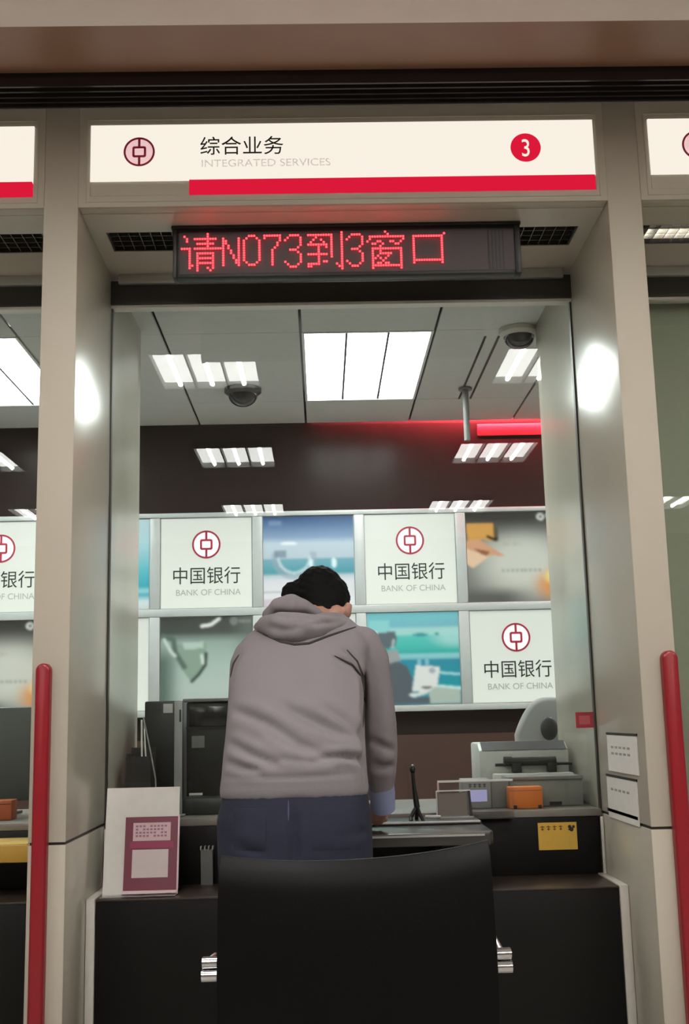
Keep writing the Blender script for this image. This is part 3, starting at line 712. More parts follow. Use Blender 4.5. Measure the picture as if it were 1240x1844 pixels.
# small clear card stand on the right end of the pad
def plate(bm, x0, x1, y, z0, z1, lean=0.0, th=0.004):
    prism(bm, [(x0, y, z0), (x1, y, z0), (x1, y+lean, z1), (x0, y+lean, z1)], (0, th, 0))
c0 = at(788, 1472, ypad+0.13); c1 = at(847, 1424, ypad+0.13)
t = thing('card_stand', 'small clear card stand with bright edges on the end of the pad', 'card stand', ((c0.x+c1.x)/2, ypad+0.14, ZSH+0.0105))
zb = ZSH+0.0108
b = BM(); plate(b, c0.x, c1.x, ypad+0.13, zb+0.004, c1.z, 0.012); obj('front_plate', b, M_acryl, t, smooth=False)
b = BM(); box(b, c0.x-.002, c1.x+.004, ypad+0.11, ypad+0.17, zb, zb+0.004); obj('foot', b, M_alu, t)
b = BM(); box(b, c0.x-0.004, c0.x, ypad+0.128, ypad+0.134, zb+.004, c1.z+0.002); box(b, c0.x, c1.x, ypad+0.138, ypad+0.144, c1.z-0.001, c1.z+0.003); obj('bright_edge', b, M_ltgrey, t)
b = BM(); plate(b, c0.x+.006, c1.x-.012, ypad+0.138, zb+0.006, c1.z-0.006, 0.012, 0.002); obj('card', b, mat('beige_card', (150, 140, 132), rough=0.6), t)
b = BM(); prism(b, [(c1.x-0.006, ypad+0.128, zb+.004), (c1.x+0.004, ypad+0.128, zb+.004), (c1.x-0.002, ypad+0.136, c1.z), (c1.x-0.010, ypad+0.136, c1.z)], (0, 0.008, 0)); obj('dark_edge', b, M_black, t)
# larger clear screen behind it
d0 = at(787, 1470, ypad+0.24); d1 = at(917, 1403, ypad+0.24)
t = thing('acrylic_screen', 'wide clear acrylic screen with bright top edge behind the small card stand', 'screen', ((d0.x+d1.x)/2, ypad+0.26, ZSH))
zb = ZSH+0.0006; yA = min(ypad+0.265, G-0.045)
b = BM(); box(b, d0.x, d1.x, yA, yA+0.003, zb+0.004, d1.z); obj('panel', b, M_acryl, t, smooth=False)
b = BM(); box(b, d0.x-0.002, d1.x, yA-0.002, yA+0.006, d1.z-0.003, d1.z+0.004, bevel=0.001); obj('top_edge', b, M_ltgrey, t)
b = BM(); box(b, d0.x-0.003, d0.x+0.003, yA-0.002, yA+0.006, zb+.004, d1.z-0.003); obj('side_edge', b, mat('pinkish_edge', (172, 150, 146), rough=0.4), t)
b = BM(); box(b, d0.x, d1.x, yA-0.012, yA+0.02, zb, zb+0.004); obj('foot', b, M_dark2, t)
# pen with cord on the pad edge
e0 = atz(778, 1466, ZSH+0.02); 
b = BM(); tube(b, [(e0.x-0.03, ypad+0.10, ZSH+0.018), (e0.x+0.02, ypad+0.085, ZSH+0.018)], 0.0055); 
tag(obj('pen', b, M_ltgrey, None), 'short pale pen lying left of the small clear card stand', 'pen')

# ------------------------------------------------------------------ things on the worktop behind the glass
ZW = ZT+0.0125
# reading device with lilac screen
g0 = at(838, 1450, G+0.10); g1 = at(916, 1402, G+0.10)
t = thing('card_reader', 'grey counter device with small lilac screen under the clear acrylic', 'device', ((g0.x+g1.x)/2, G+0.15, ZW))
xm = at(884, 1430, G+0.10).x
bxo('body', (g0.x-0.01, xm, G+0.10, G+0.20, ZW, g1.z), mat('device_grey', (142, 138, 140), rough=0.4), t, 0.005)
bxo('side_block', (xm+0.001, g1.x, G+0.11, G+0.20, ZW, g1.z-0.006), M_midgrey, t, 0.004)
h0 = at(842, 1444, G+0.10); h1 = at(876, 1422, G+0.10)
bxo('lilac_screen', (h0.x, h1.x, G+0.0985, G+0.103, h0.z, h1.z), emis('lilac_screen_light', (178, 172, 216), 0.85), t)
b = BM()
for k in range(4):
    x = h0.x+0.004+k*0.017; z = h1.z+0.008
    box(b, x, x+0.012, G+0.0985, G+0.101, z+0.009, z+0.0115); box(b, x+0.0045, x+0.007, G+0.0985, G+0.101, z, z+0.014); box(b, x+.001, x+0.011, G+0.0985, G+0.101, z+0.003, z+0.005)
obj('printed_marks', b, M_ink, t, smooth=False)
# tray box and orange box
k0 = at(918, 1455, G+0.13); k1 = at(1048, 1396, G+0.13)
t = thing('cash_box', 'low grey box with open tray behind the orange box', 'box', ((k0.x+k1.x)/2, G+0.2, ZW))
XR_ = HW-0.012
bxo('body', (k0.x, min(k1.x, XR_), G+0.13, G+0.30, ZW, k1.z), mat('box_grey', (128, 126, 122), rough=0.5), t, 0.006)
bxo('lip', (k0.x, min(k1.x, XR_), G+0.122, G+0.13, k1.z-0.012, k1.z), M_midgrey, t, 0.002)
bxo('dark_slot', (at(990, 1447, G+0.12).x, at(1012, 1447, G+0.12).x, G+0.126, G+0.129, at(990, 1450, G+0.12).z, at(990, 1444, G+0.12).z), M_black, t)
o0 = at(917, 1456, G+0.05); o1 = at(976, 1416, G+0.05)
t = thing('orange_box', 'small orange box standing before the low grey box', 'box', ((o0.x+o1.x)/2, G+0.08, ZW))
bxo('box', (o0.x, o1.x, G+0.05, G+0.11, ZW, o1.z), M_orange, t, 0.004)
for xx in (o0.x+0.02, o1.x-0.012): bxo('dark_foot', (xx-.006, xx+.006, G+0.046, G+0.05, ZW, ZW+0.012), M_blackplastic, t, 0.001)
bxo('lid_line', (o0.x+.002, o1.x-.002, G+0.0485, G+0.05, o1.z-0.014, o1.z-0.012), mat('deep_orange', (170, 84, 28), rough=0.5), t)
# printer
YP = 0.98
p0 = at(864, 1405, YP); p1 = at(1000, 1333, YP); zt = at(900, 1338, YP).z; zr = at(900, 1352, YP).z
t = thing('printer', 'pale grey dot-matrix printer with a black roller on the right of the worktop', 'printer', ((p0.x+0.83)/2, YP+0.1, ZW))
b = BM(); prism(b, [(p0.x, YP, ZW+0.02), (p0.x, YP, zr), (p0.x, YP+0.05, zt), (p0.x, YP+0.24, zt), (p0.x, YP+0.24, ZW+0.02)], (0.828-p0.x, 0, 0))
bmesh.ops.recalc_face_normals(b, faces=b.faces[:]); bmesh.ops.bevel(b, geom=b.edges[:], offset=0.008, segments=2, profile=0.5, affect='EDGES')
obj('body', b, M_ltgrey, t)
b = BM(); prism(b, [(p0.x+.012, YP-0.003, zr+0.002), (p0.x+.012, YP+0.046, zt+0.002), (0.82, YP+0.046, zt+0.002), (0.82, YP-0.003, zr+0.002)], (0, 0.004, 0.002)); obj('dark_cover', b, mat('charcoal_cover', (52, 52, 53), rough=0.5), t)
bxo('base', (p0.x+.01, 0.82, YP+0.01, YP+0.22, ZW, ZW+0.02), M_dark2, t)
YR = 0.93
r0 = at(893, 1378, YR); r1 = at(1036, 1378, YR); rx1 = min(r1.x, 0.832)
b = BM(); tube(b, [(r0.x, YR+.02, r0.z), (rx1, YR+.02, r0.z)], 0.006); obj('roller_bar', b, M_black, t)
q0 = at(922, 1372, YR); q1 = at(1003, 1388, YR)
b = BM(); tube(b, [(q0.x, YR+.02, q0.z), (min(q1.x, .815), YR+.02, q0.z)], 0.016, n=18); obj('roller', b, M_blackplastic, t)
b = BM(); box(b, q0.x, q0.x+0.035, YR+0.005, YR+0.03, q1.z-0.004, q0.z-0.004, bevel=.003); box(b, min(q1.x, .815)-0.035, min(q1.x, .815), YR+0.005, YR+0.03, q1.z-0.004, q0.z-0.004, bevel=.003); obj('roller_clip', b, M_blackplastic, t)
q = at(915, 1371, YR); b = BM(); tube(b, [(q.x-0.014, YR+.02, q.z), (q.x+0.016, YR+.02, q.z)], 0.017, n=18); obj('roller_knob', b, M_blackplastic, t)
b = BM(); box(b, r0.x-0.012, rx1-0.004, YR-0.025, YP-0.002, ZW, at(950, 1392, YR).z, bevel=0.006); obj('paper_tray', b, M_ltgrey, t)
# microphone with gooseneck on a forked foot
m0 = at(742, 1381, 0.46)
mz = ZSH+0.0005; mx = at(748, 1440, 0.46).x
t = thing('microphone', 'thin black gooseneck microphone standing on the shelf beside the person', 'microphone', (mx, 0.46, mz))
obj('gooseneck', tube(BM(), [(mx+0.004, 0.46, mz+0.05), (mx+0.0, 0.46, mz+0.08), (m0.x+0.004, 0.46, mz+0.11), (m0.x, 0.455, m0.z-0.012)], [0.010, 0.009, 0.007, 0.006]), M_blackplastic, t)
obj('head', ball(BM(), (m0.x, 0.454, m0.z-0.008), 0.010, sz=1.3), M_blackplastic, t)
obj('tip', ball(BM(), (m0.x, 0.448, m0.z+0.006), 0.0035), M_ltgrey, t)
f0 = at(739, 1456, 0.44); f1 = at(762, 1462, 0.42)
b = BM(); tube(b, [(mx+0.004, 0.46, mz+0.055), (f0.x, 0.45, mz+0.02), (f0.x, 0.43, mz+0.007)], 0.007); tube(b, [(mx+0.004, 0.46, mz+0.055), (f1.x-0.012, 0.44, mz+0.035), (f1.x, 0.42, mz+0.007)], 0.006); tube(b, [(mx+.004, 0.46, mz+0.055), (mx+.004, 0.50, mz+0.007)], 0.006); obj('foot', b, M_blackplastic, t)
# black cabinet-like machines on the left
v0 = at(259, 1450, 1.05); v1 = at(313, 1262, 1.05)
t = thing('computer_case', 'tall black computer case with pale label left of the grey post', 'computer', ((v0.x+v1.x)/2, 1.15, ZW))
bxo('case', (v0.x, v1.x+0.03, 1.05, 1.23, ZW, v1.z), M_blackplastic, t, 0.006)
w0 = at(294, 1284, 1.05); w1 = at(311, 1267, 1.05)
bxo('label', (w0.x, w1.x, 1.047, 1.0495, w0.z, w1.z), M_ltgrey, t)
w0 = at(268, 1277, 1.05); w1 = at(290, 1273, 1.05)
bxo('vent', (w0.x, w1.x, 1.047, 1.0495, w0.z, w1.z), M_dark2, t)
YM = 0.86
v0 = at(328, 1458, YM); v1 = at(440, 1256, YM)
t = thing('terminal', 'big black terminal with grey top and white slot behind the person', 'machine', ((v0.x+v1.x)/2, YM+0.15, ZW))
zs = at(370, 1310, YM).z; zk = at(370, 1418, YM).z
b = BM(); prism(b, [(v0.x+.012, YM+0.02, ZW), (v0.x+.012, YM+0.02, v1.z-0.012), (v0.x+.012, YM+0.30, v1.z-0.012), (v0.x+.012, YM+0.30, ZW)], (v1.x-v0.x-.012, 0, 0))
bmesh.ops.recalc_face_normals(b, faces=b.faces[:]); bmesh.ops.bevel(b, geom=b.edges[:], offset=0.008, segments=2, profile=0.5, affect='EDGES'); obj('body', b, M_blackplastic, t)
bxo('display', (v0.x+.024, v1.x-0.03, YM+0.004, YM+0.019, zs+.004, v1.z-0.03), mat('black_screen', (26, 26, 30), rough=0.15), t, 0.003)
bxo('top_cover', (v0.x, v1.x-0.02, YM, YM+0.30, v1.z-0.012, v1.z), M_midgrey, t, 0.004)
bxo('ridge', (v0.x+.012, v1.x, YM+0.012, YM+0.021, zs-0.004, zs+0.003), M_dark2, t, 0.001)
w0 = at(345, 1347, YM+.018); w1 = at(368, 1325, YM+.018)
bxo('sticker', (w0.x, w1.x, YM+0.017, YM+0.0195, w0.z, w1.z), M_midgrey, t)
bxo('keyboard_tray', (v0.x+0.012, v1.x, YM-0.12, YM+0.02, ZW, zk-0.03), M_dark2, t, 0.008)
w0 = at(340, 1433, YM+.01); w1 = at(364, 1428, YM+.01)
bxo('white_slot', (w0.x, w1.x, YM+0.014, YM+0.0195, w0.z, w1.z), M_paper, t, 0.001)
# grey post
v0 = at(313, 1450, 0.70); v1 = at(327, 1262, 0.70)
t = thing('grey_post', 'upright grey post between the two black machines', 'post', ((v0.x+v1.x)/2, 0.71, ZW))
bxo('post', (v0.x, v1.x, 0.70, 0.722, ZW+0.006, v1.z), M_greyp, t, 0.003)
bxo('foot', (v0.x-.01, v1.x+.01, 0.68, 0.74, ZW, ZW+0.006), M_greyp, t, 0.002)
bxo('slot', (v1.x-0.008, v1.x-0.002, 0.6985, 0.7005, at(320, 1300, .7).z, at(320, 1278, .7).z), M_black, t)
# dark file box with leaning sheets
v0 = at(236, 1425, 0.82); v1 = at(272, 1362, 0.82)
t = thing('file_box', 'dark open file box with leaning white sheets beside the left fin', 'box', ((v0.x+v1.x)/2, 0.86, ZW))
x0 = max(v0.x-.02, -HW+0.02)
b = BM(); box(b, x0, v1.x, 0.82, 0.826, ZW, v1.z); box(b, x0, v1.x, 0.934, 0.94, ZW, v1.z+0.03); box(b, x0, x0+0.006, 0.826, 0.934, ZW, v1.z+.01); box(b, v1.x-0.006, v1.x, 0.826, 0.934, ZW, v1.z+.01); box(b, x0+.006, v1.x-.006, 0.826, 0.934, ZW, ZW+.006)
obj('box', b, mat('dark_brown_plastic', (40, 34, 32), rough=0.5), t)
for i, (xa, xb, ya, yb, w) in enumerate([(256, 254, 1362, 1296, 0.004), (266, 257, 1362, 1300, 0.003)]):
    a0 = at(xa, ya, 0.86); a1 = at(xb, yb, 0.86); b = BM()
    prism(b, [(a0.x, 0.85+.02*i, ZW+.01), (a0.x+w, 0.85+.02*i, ZW+.01), (a1.x+w, 0.85+.02*i, a1.z), (a1.x, 0.85+.02*i, a1.z)], (0, 0.015, 0))
    obj('sheet', b, M_paper, t)
a0 = at(282, 1418, 0.80); a1 = at(258, 1292, 0.80)
b = BM(); tube(b, [(a0.x, 0.80, ZW+0.003), (a0.x-0.004, 0.80, a0.z+0.03), ((a0.x+a1.x)/2+.002, 0.80, (a0.z+a1.z)/2), (a1.x, 0.80, a1.z), (a1.x-0.004, 0.84, a1.z-.04)], 0.0028, n=8)
tag(obj('cable', b, M_greyp, None), 'thin pale cable hanging beside the dark file box', 'cable')
# teller chair at the right, far side
YC = 1.95
c0 = at(930, 1345, YC); c1 = at(1030, 1254, YC)
t = thing('office_chair', 'grey office chair with rounded back behind the printer', 'chair', ((c0.x+c1.x)/2, YC+0.2, 0))
xm = (c0.x+c1.x)/2; b = BM(); P = []
hw = (c1.x-c0.x)/2+0.03; xm = c0.x+hw; n = 24; zbk = 0.55
for k in range(n+1):
    u = k/n*2-1; P.append((xm+hw*u, c1.z-0.17*abs(u)**2.6))
pts = [(xm-hw*0.9, zbk), *[(p[0], p[1]) for p in P], (xm+hw*0.9, zbk)]
prism(b, [(p[0], YC, p[1]) for p in pts], (0, 0.07, 0)); bmesh.ops.recalc_face_normals(b, faces=b.faces[:])
bmesh.ops.bevel(b, geom=[e for e in b.edges if abs(e.verts[0].co.y-e.verts[1].co.y) < 1e-6], offset=0.02, segments=3, profile=0.5, affect='EDGES')
obj('backrest', b, mat('grey_chair_fabric', (138, 138, 136), rough=0.9, scale=200), t)
b = BM(); q = at(988, 1312, YC); ball(b, (q.x, YC-0.004, q.z), 0.045, sx=0.9, sy=0.25, sz=1.2); obj('back_dark_oval', b, M_dark2, t)  # flattened dark oval on the backrest, in place of a modelled hollow
bxo('seat', (xm-0.23, xm+0.23, YC-0.42, YC+0.03, 0.46, 0.54), mat('grey_chair_fabric', (138, 138, 136)), t, 0.03)
obj('column', tube(BM(), [(xm, YC-0.2, 0.05), (xm, YC-0.2, 0.46)], 0.025), M_dark2, t)
for k in range(5):
    a = 2*math.pi*k/5; ex, ey = xm+0.26*math.cos(a), YC-0.2+0.26*math.sin(a)
    l = obj('leg', tube(BM(), [(xm, YC-0.2, 0.085), (ex, ey, 0.065)], [0.022, 0.014]), M_dark2, t)
    obj('caster', tube(BM(), [(ex-.015, ey, 0.03), (ex+.015, ey, 0.03)], 0.029, n=16), M_black, l)
# neighbouring window on the left
a0 = at(-120, 1505, 0.95); a1 = at(60, 1272, 0.95)
t = thing('monitor', 'big dark grey monitor behind the left neighbouring window', 'monitor', ((a0.x+a1.x)/2, 1.0, ZW))
xr = min(a1.x, -0.967); 
bxo('screen_back', (a0.x, xr, 0.95, 1.01, ZW+0.05, a1.z), mat('slate_plastic', (74, 78, 76), rough=0.5), t, 0.012)
bxo('stand', ((a0.x+xr)/2-.05, (a0.x+xr)/2+.05, 0.97, 1.0, ZW+.01, ZW+0.051), M_dark2, t)
bxo('foot', ((a0.x+xr)/2-.12, (a0.x+xr)/2+.12, 0.90, 1.06, ZW, ZW+0.01), M_dark2, t, 0.003)
a0 = at(-60, 1480, 0.72); a1 = at(21, 1441, 0.72)
t = thing('orange_box', 'dull orange box on the worktop of the left neighbouring window', 'box', ((a0.x+a1.x)/2, 0.75, ZW))
bxo('box', (a0.x, a1.x, 0.72, 0.80, ZW, a1.z), mat('dull_orange', (176, 84, 44), rough=0.6), t, 0.004)
bxo('lid_line', (a0.x+.002, a1.x-.002, 0.7185, 0.72, a1.z-0.014, a1.z-0.012), M_dark2, t)
YY = 0.36
a0 = at(-140, 1558, YY); a1 = at(51, 1522, YY); a2 = at(48, 1508, YY+0.1)
t = thing('yellow_box', 'shallow yellow box on the front of the left neighbouring counter', 'box', ((a0.x+a1.x)/2, YY+0.1, a0.z))
xr = min(a1.x, -0.9575-.012)
bxo('tray', (a0.x, xr, YY, G-0.0125, a0.z, a1.z), mat('ochre_yellow', (176, 136, 52), rough=0.5), t, 0.003)
bxo('card', (a0.x+.01, xr-.006, YY+.01, G-0.02, a1.z, a1.z+0.004), mat('ochre_yellow_lit_top', (204, 172, 84), rough=0.5), t, 0.001)  # lit upper side of the box put into a paler yellow sheet
# pale roller blind behind the right neighbouring window
t = thing('roller_blind', 'plain grey-green blind drawn down behind the right neighbouring window', 'blind', (PITCHX, 0.66, ZT+0.02))
bxo('fabric', (PITCHX-HW+.012, PITCHX+HW-.012, 0.66, 0.662, ZT+0.03, ZL+0.07), mat('grey_green_fabric', (152, 154, 138), rough=0.85, scale=40), t)
bxo('bottom_bar', (PITCHX-HW+.012, PITCHX+HW-.012, 0.652, 0.67, ZT+0.014, ZT+0.03), M_greyp, t, 0.003)
obj('roller', tube(BM(), [(PITCHX-HW+.012, 0.68, ZL+0.085), (PITCHX+HW-.012, 0.68, ZL+0.085)], 0.02, n=16), M_greyp, t)

# ------------------------------------------------------------------ notices and stickers
# yellow notice taped to the counter front
yF = G-0.0125
n0 = at(970, 1531, yF); n1 = at(1037, 1480, yF)
t = thing('yellow_notice', 'yellow notice card taped to the black counter front', 'notice', ((n0.x+n1.x)/2, yF, n0.z))
bxo('card', (n0.x, n1.x, yF-0.002, yF-0.0003, n0.z, n1.z), M_yellow, t)
b = BM()
for k in range(4):
    x = n0.x+0.008+k*0.021; z = n1.z-0.026
    box(b, x, x+0.014, yF-0.003, yF-0.002, z+0.011, z+0.0135); box(b, x+0.0055, x+0.008, yF-0.003, yF-0.002, z, z+0.017); box(b, x+.002, x+0.012, yF-0.003, yF-0.002, z+0.003, z+0.0055)
obj('printed_marks', b, mat('brown_ink', (120, 84, 30), rough=0.6), t, smooth=False)
b = BM(); qx, qz = n1.x-0.018, n1.z-0.02
for dx, dz, r in ((-.006, .005, .006), (.007, .005, .005), (0, -.004, .007), (-.008, -.004, .003)): 
    n = 14; prism(b, [(qx+dx+r*math.cos(2*math.pi*k/n), yF-0.003, qz+dz+r*math.sin(2*math.pi*k/n)) for k in range(n)], (0, 0.001, 0))
obj('dark_mark', b, M_ink, t)
# red sticker on the glass
n0 = at(1037, 1311, G-.002); n1 = at(1067, 1282, G-.002)
t = thing('red_sticker', 'small square red sticker on the glass near the right fin', 'sticker', ((n0.x+n1.x)/2, G-.002, n0.z))
bxo('sticker', (n0.x, n1.x, G-0.003, G-0.0015, n0.z, n1.z), mat('dull_red', (166, 50, 62), rough=0.5), t)
bxo('print', (n0.x+.012, n1.x-.012, G-0.0034, G-0.003, n0.z+.012, n1.z-.012), mat('faded_red', (186, 92, 96), rough=0.5), t)
# two notice slots on the right fin
for (ya, yb, lab) in ((1320, 1393, 'upper white notice card in a slot on the right fin'), (1398, 1476, 'lower white notice card in a slot on the right fin')):
    X = HW-0.0005
    A = atx(1093, ya, X); B = atx(1146, ya, X); z0 = atx(1096, yb-6, X).z; z1 = (A.z+B.z)/2
    y0, y1 = sorted((A.y, B.y))
    t = thing('notice_slot', lab, 'notice', (X, (y0+y1)/2, z0), 'notice slots on the right fin')
    bxo('card', (X-0.003, X, y0, y1, z0, z1-0.008), M_paper, t)
    bxo('dark_top', (X-0.004, X, y0-.004, y1+.004, z1-0.007, z1), M_groove, t)
    b = BM()
    for r in range(2 if ya < 1350 else 1):
        for c in range(5):
            yy = y1-0.05-c*0.05
            if yy-0.03 > y0: box(b, X-0.0035, X-0.003, yy-0.03, yy, z1-0.05-r*0.02, z1-0.043-r*0.02)
    obj('lines', b, M_greyp, t, smooth=False)
b = BM(); X = HW-0.0005; A = atx(1096, 1478, X); B = atx(1150, 1478, X)
tag(obj('dark_slot', box(b, X-0.003, X, min(A.y, B.y), max(A.y, B.y), ZT+0.012, ZT+0.022), M_groove, None), 'thin dark slot at the foot of the lower notice card', 'slot')
# white leaflet stand on the ledge
YL = 0.37
l0 = at(184, 1608, YL); l1 = at(322, 1416, YL); l2 = at(316, 1608, YL)
zb = ZLG+0.0055; zt = at(250, 1418, YL+0.08).z; xa = max(l0.x, -HW+0.035); xb = (l1.x+l2.x)/2
t = thing('leaflet_stand', 'white leaflet stand with maroon leaflet on the counter ledge beside the left fin', 'stand', ((xa+xb)/2, YL+0.05, zb))
def leanp(bm, x0, x1, z0, z1, off, th=0.003):
    y = lambda z: YL+off+(z-zb)*0.2
    prism(bm, [(x0, y(z0), z0), (x1, y(z0), z0), (x1, y(z1), z1), (x0, y(z1), z1)], (0, th, 0))
b = BM(); leanp(b, xa, xb, zb, zt, 0.0); obj('back_board', b, M_paper, t)
b = BM(); prism(b, [(xa, YL-0.05, zb), (xb, YL-0.05, zb), (xb, YL+0.12, zb), (xa, YL+0.12, zb)], (0, 0, 0.003)); obj('foot', b, M_acryl, t, smooth=False)
lx0 = at(222, 1540, YL).x; lx1 = at(318, 1540, YL).x; lz0 = at(270, 1603, YL).z; lz1 = at(270, 1471, YL+.04).z
M_maroon = mat('maroon_print', (116, 44, 64), rough=0.4); M_pinkp = mat('pale_pink_print', (212, 178, 186), rough=0.5); M_mag = mat('magenta_print', (150, 40, 84), rough=0.4)
b = BM(); leanp(b, lx0, lx1, lz0, lz1, -0.006); lf = obj('leaflet', b, M_maroon, t)
hh = lz1-lz0; ww = lx1-lx0
b = BM(); leanp(b, lx0+ww*.15, lx0+ww*.86, lz0+hh*.67, lz0+hh*.92, -0.0075, 0.0012); obj('text_panel', b, M_pinkp, lf)
b = BM(); leanp(b, lx0+ww*.1, lx0+ww*.92, lz0+hh*.57, lz0+hh*.655, -0.0075, 0.0012); obj('band', b, M_mag, lf)
b = BM(); leanp(b, lx0+ww*.15, lx0+ww*.83, lz0+hh*.17, lz0+hh*.55, -0.0075, 0.0012); obj('white_square', b, mat('pale_grey_print', (206, 192, 192), rough=0.5), lf)
b = BM()
for r in range(4):
    for c in range(9):
        if (r*9+c) % 7 != 3: leanp(b, lx0+ww*(.20+c*.068), lx0+ww*(.20+c*.068+.045), lz0+hh*(.86-r*.045), lz0+hh*(.86-r*.045+.026), -0.0085, 0.001)
obj('text_lines', b, mat('mauve_ink', (150, 112, 124), rough=0.5), lf, smooth=False)
b = BM(); leanp(b, lx1, lx1+0.005, zb+.004, lz1+.005, -0.012, 0.012); leanp(b, lx0-.004, lx1+.005, zb+0.006, lz0, -0.012, 0.010); obj('clear_pocket', b, mat('pocket_edge', (226, 200, 206), rough=0.3), t)
# grey holder fixed to the counter front
a0 = at(363, 1612, yF); a1 = at(384, 1522, yF)
t = thing('wall_holder', 'narrow grey holder fixed to the counter front left of the person', 'holder', ((a0.x+a1.x)/2, yF-0.02, a0.z))
b = BM(); prism(b, [(a0.x, yF-0.0003, a0.z), (a0.x, yF-0.02, a0.z+0.01), (a0.x, yF-0.035, a1.z-0.012), (a0.x, yF-0.0003, a1.z-0.012)], (a1.x-a0.x, 0, 0)); obj('body', b, M_midgrey, t)
b = BM()
for k in range(4):
    x = a0.x+(a1.x-a0.x)*k/3; box(b, x-.002, x+.002, yF-0.033, yF-0.0005, a1.z-0.012, a1.z)
obj('clip', b, M_greyp, t, smooth=False)

# ------------------------------------------------------------------ black visitor chair in front
YCH = -1.20
c0 = at(392, 1545, YCH); c1 = at(886, 1532, YCH); xc = (c0.x+c1.x)/2; hw = (c1.x-c0.x)/2+0.012
ztop = at(640, 1540, YCH).z
t = thing('visitor_chair', 'black leather chair with chrome arms in the foreground, its back to us', 'chair', (xc, YCH+0.3, 0))
n, mrows = 36, 14; bk = BM(); grid = {}
zlo = 0.36
def back_pt(u, w, side):
    x = xc+hw*u*(0.985+0.015*math.cos(w*3)); sag = -0.010+0.016*abs(u)**2.2+0.008*u
    zt_ = ztop+sag; z = zlo+(zt_-zlo)*w
    y = YCH+0.05*(u*u)+0.05*(1-w)**2*1.2-0.02*math.sin(w*math.pi)
    th = 0.055
    y += th*(1 if side else 0)
    e = max(0, (w-0.93)/0.07); y += (0.5-(1 if side else 0))*th*e*e*0.9
    z -= 0
    return (x, y, z)
V = {}
for s in (0, 1):
    for i in range(n+1):
        for j in range(mrows+1): V[s, i, j] = bk.verts.new(back_pt(i/n*2-1, (j/mrows)**0.8, s))
for i in range(n):
    for j in range(mrows):
        bk.faces.new((V[0, i, j], V[0, i+1, j], V[0, i+1, j+1], V[0, i, j+1])); bk.faces.new((V[1, i, j], V[1, i, j+1], V[1, i+1, j+1], V[1, i+1, j]))
for i in range(n):
    bk.faces.new((V[0, i, mrows], V[0, i+1, mrows], V[1, i+1, mrows], V[1, i, mrows])); bk.faces.new((V[0, i, 0], V[1, i, 0], V[1, i+1, 0], V[0, i+1, 0]))
for j in range(mrows):
    bk.faces.new((V[0, 0, j], V[0, 0, j+1], V[1, 0, j+1], V[1, 0, j])); bk.faces.new((V[0, n, j], V[1, n, j], V[1, n, j+1], V[0, n, j+1]))
me = evaluated(bk, [('BEVEL', dict(width=0.018, segments=3, limit_method='ANGLE', angle_limit=0.7)), ('SUBSURF', dict(levels=1))], 'backrest')
link('backrest', me, M_leather, t)
me = evaluated(box(BM(), xc-0.24, xc+0.24, YCH+0.09, YCH+0.56, 0.38, 0.47, bevel=0.03, seg=4), [('SUBSURF', dict(levels=1))], 'seat')
link('seat', me, M_leather, t)
for s, pxa, pya in ((-1, 377, 1744), (1, 905, 1728)):
    YA = YCH+0.125; a = at(pxa, pya, YA); xi = xc+s*(hw-0.03); xo = at(360 if s < 0 else 924, pya, YA).x
    arm = obj('arm', tube(BM(), [(xi-s*0.02, YA, a.z+0.011), (xo-s*0.006, YA, a.z+0.011), (xo-s*0.008, YA+0.012, a.z+0.009), (xi-s*0.01, YA+0.03, a.z-0.01), (xi-s*0.02, YCH+0.40, a.z-0.06), (xi-s*0.02, YCH+0.44, a.z-0.08), (xi-s*0.02, YCH+0.46, 0.03), (xi-s*0.02, YCH+0.44, 0.014), (xi-s*0.02, YCH+0.04, 0.014)], 0.0115, n=14), M_chrome, t)
    obj('lower_bar', tube(BM(), [(xi-s*0.02, YA, a.z-0.013), (xo-s*0.003, YA, a.z-0.013)], 0.0115, n=14), M_chrome, t)
    st = at(384 if s < 0 else 893, pya-26, YA+.03)
    obj('stalk', tube(BM(), [(st.x-s*0.004, YA+0.03, st.z+(0.0 if s < 0 else 0.02)), (a.x-s*.002, YA+0.005, a.z+0.016)], [0.003, 0.006], n=10), M_chrome, t)
    obj('seat_rail', tube(BM(), [(xc+s*0.2, YCH+0.3, 0.372), (xi-s*0.02, YCH+0.30, 0.372), (xi-s*0.02, YCH+0.452, 0.372)], 0.011), M_chrome, t)
obj('floor_bar', tube(BM(), [(xc-hw+0.05, YCH+0.05, 0.014), (xc+hw-0.05, YCH+0.05, 0.014)], 0.0115), M_chrome, t)
#@@PERSON

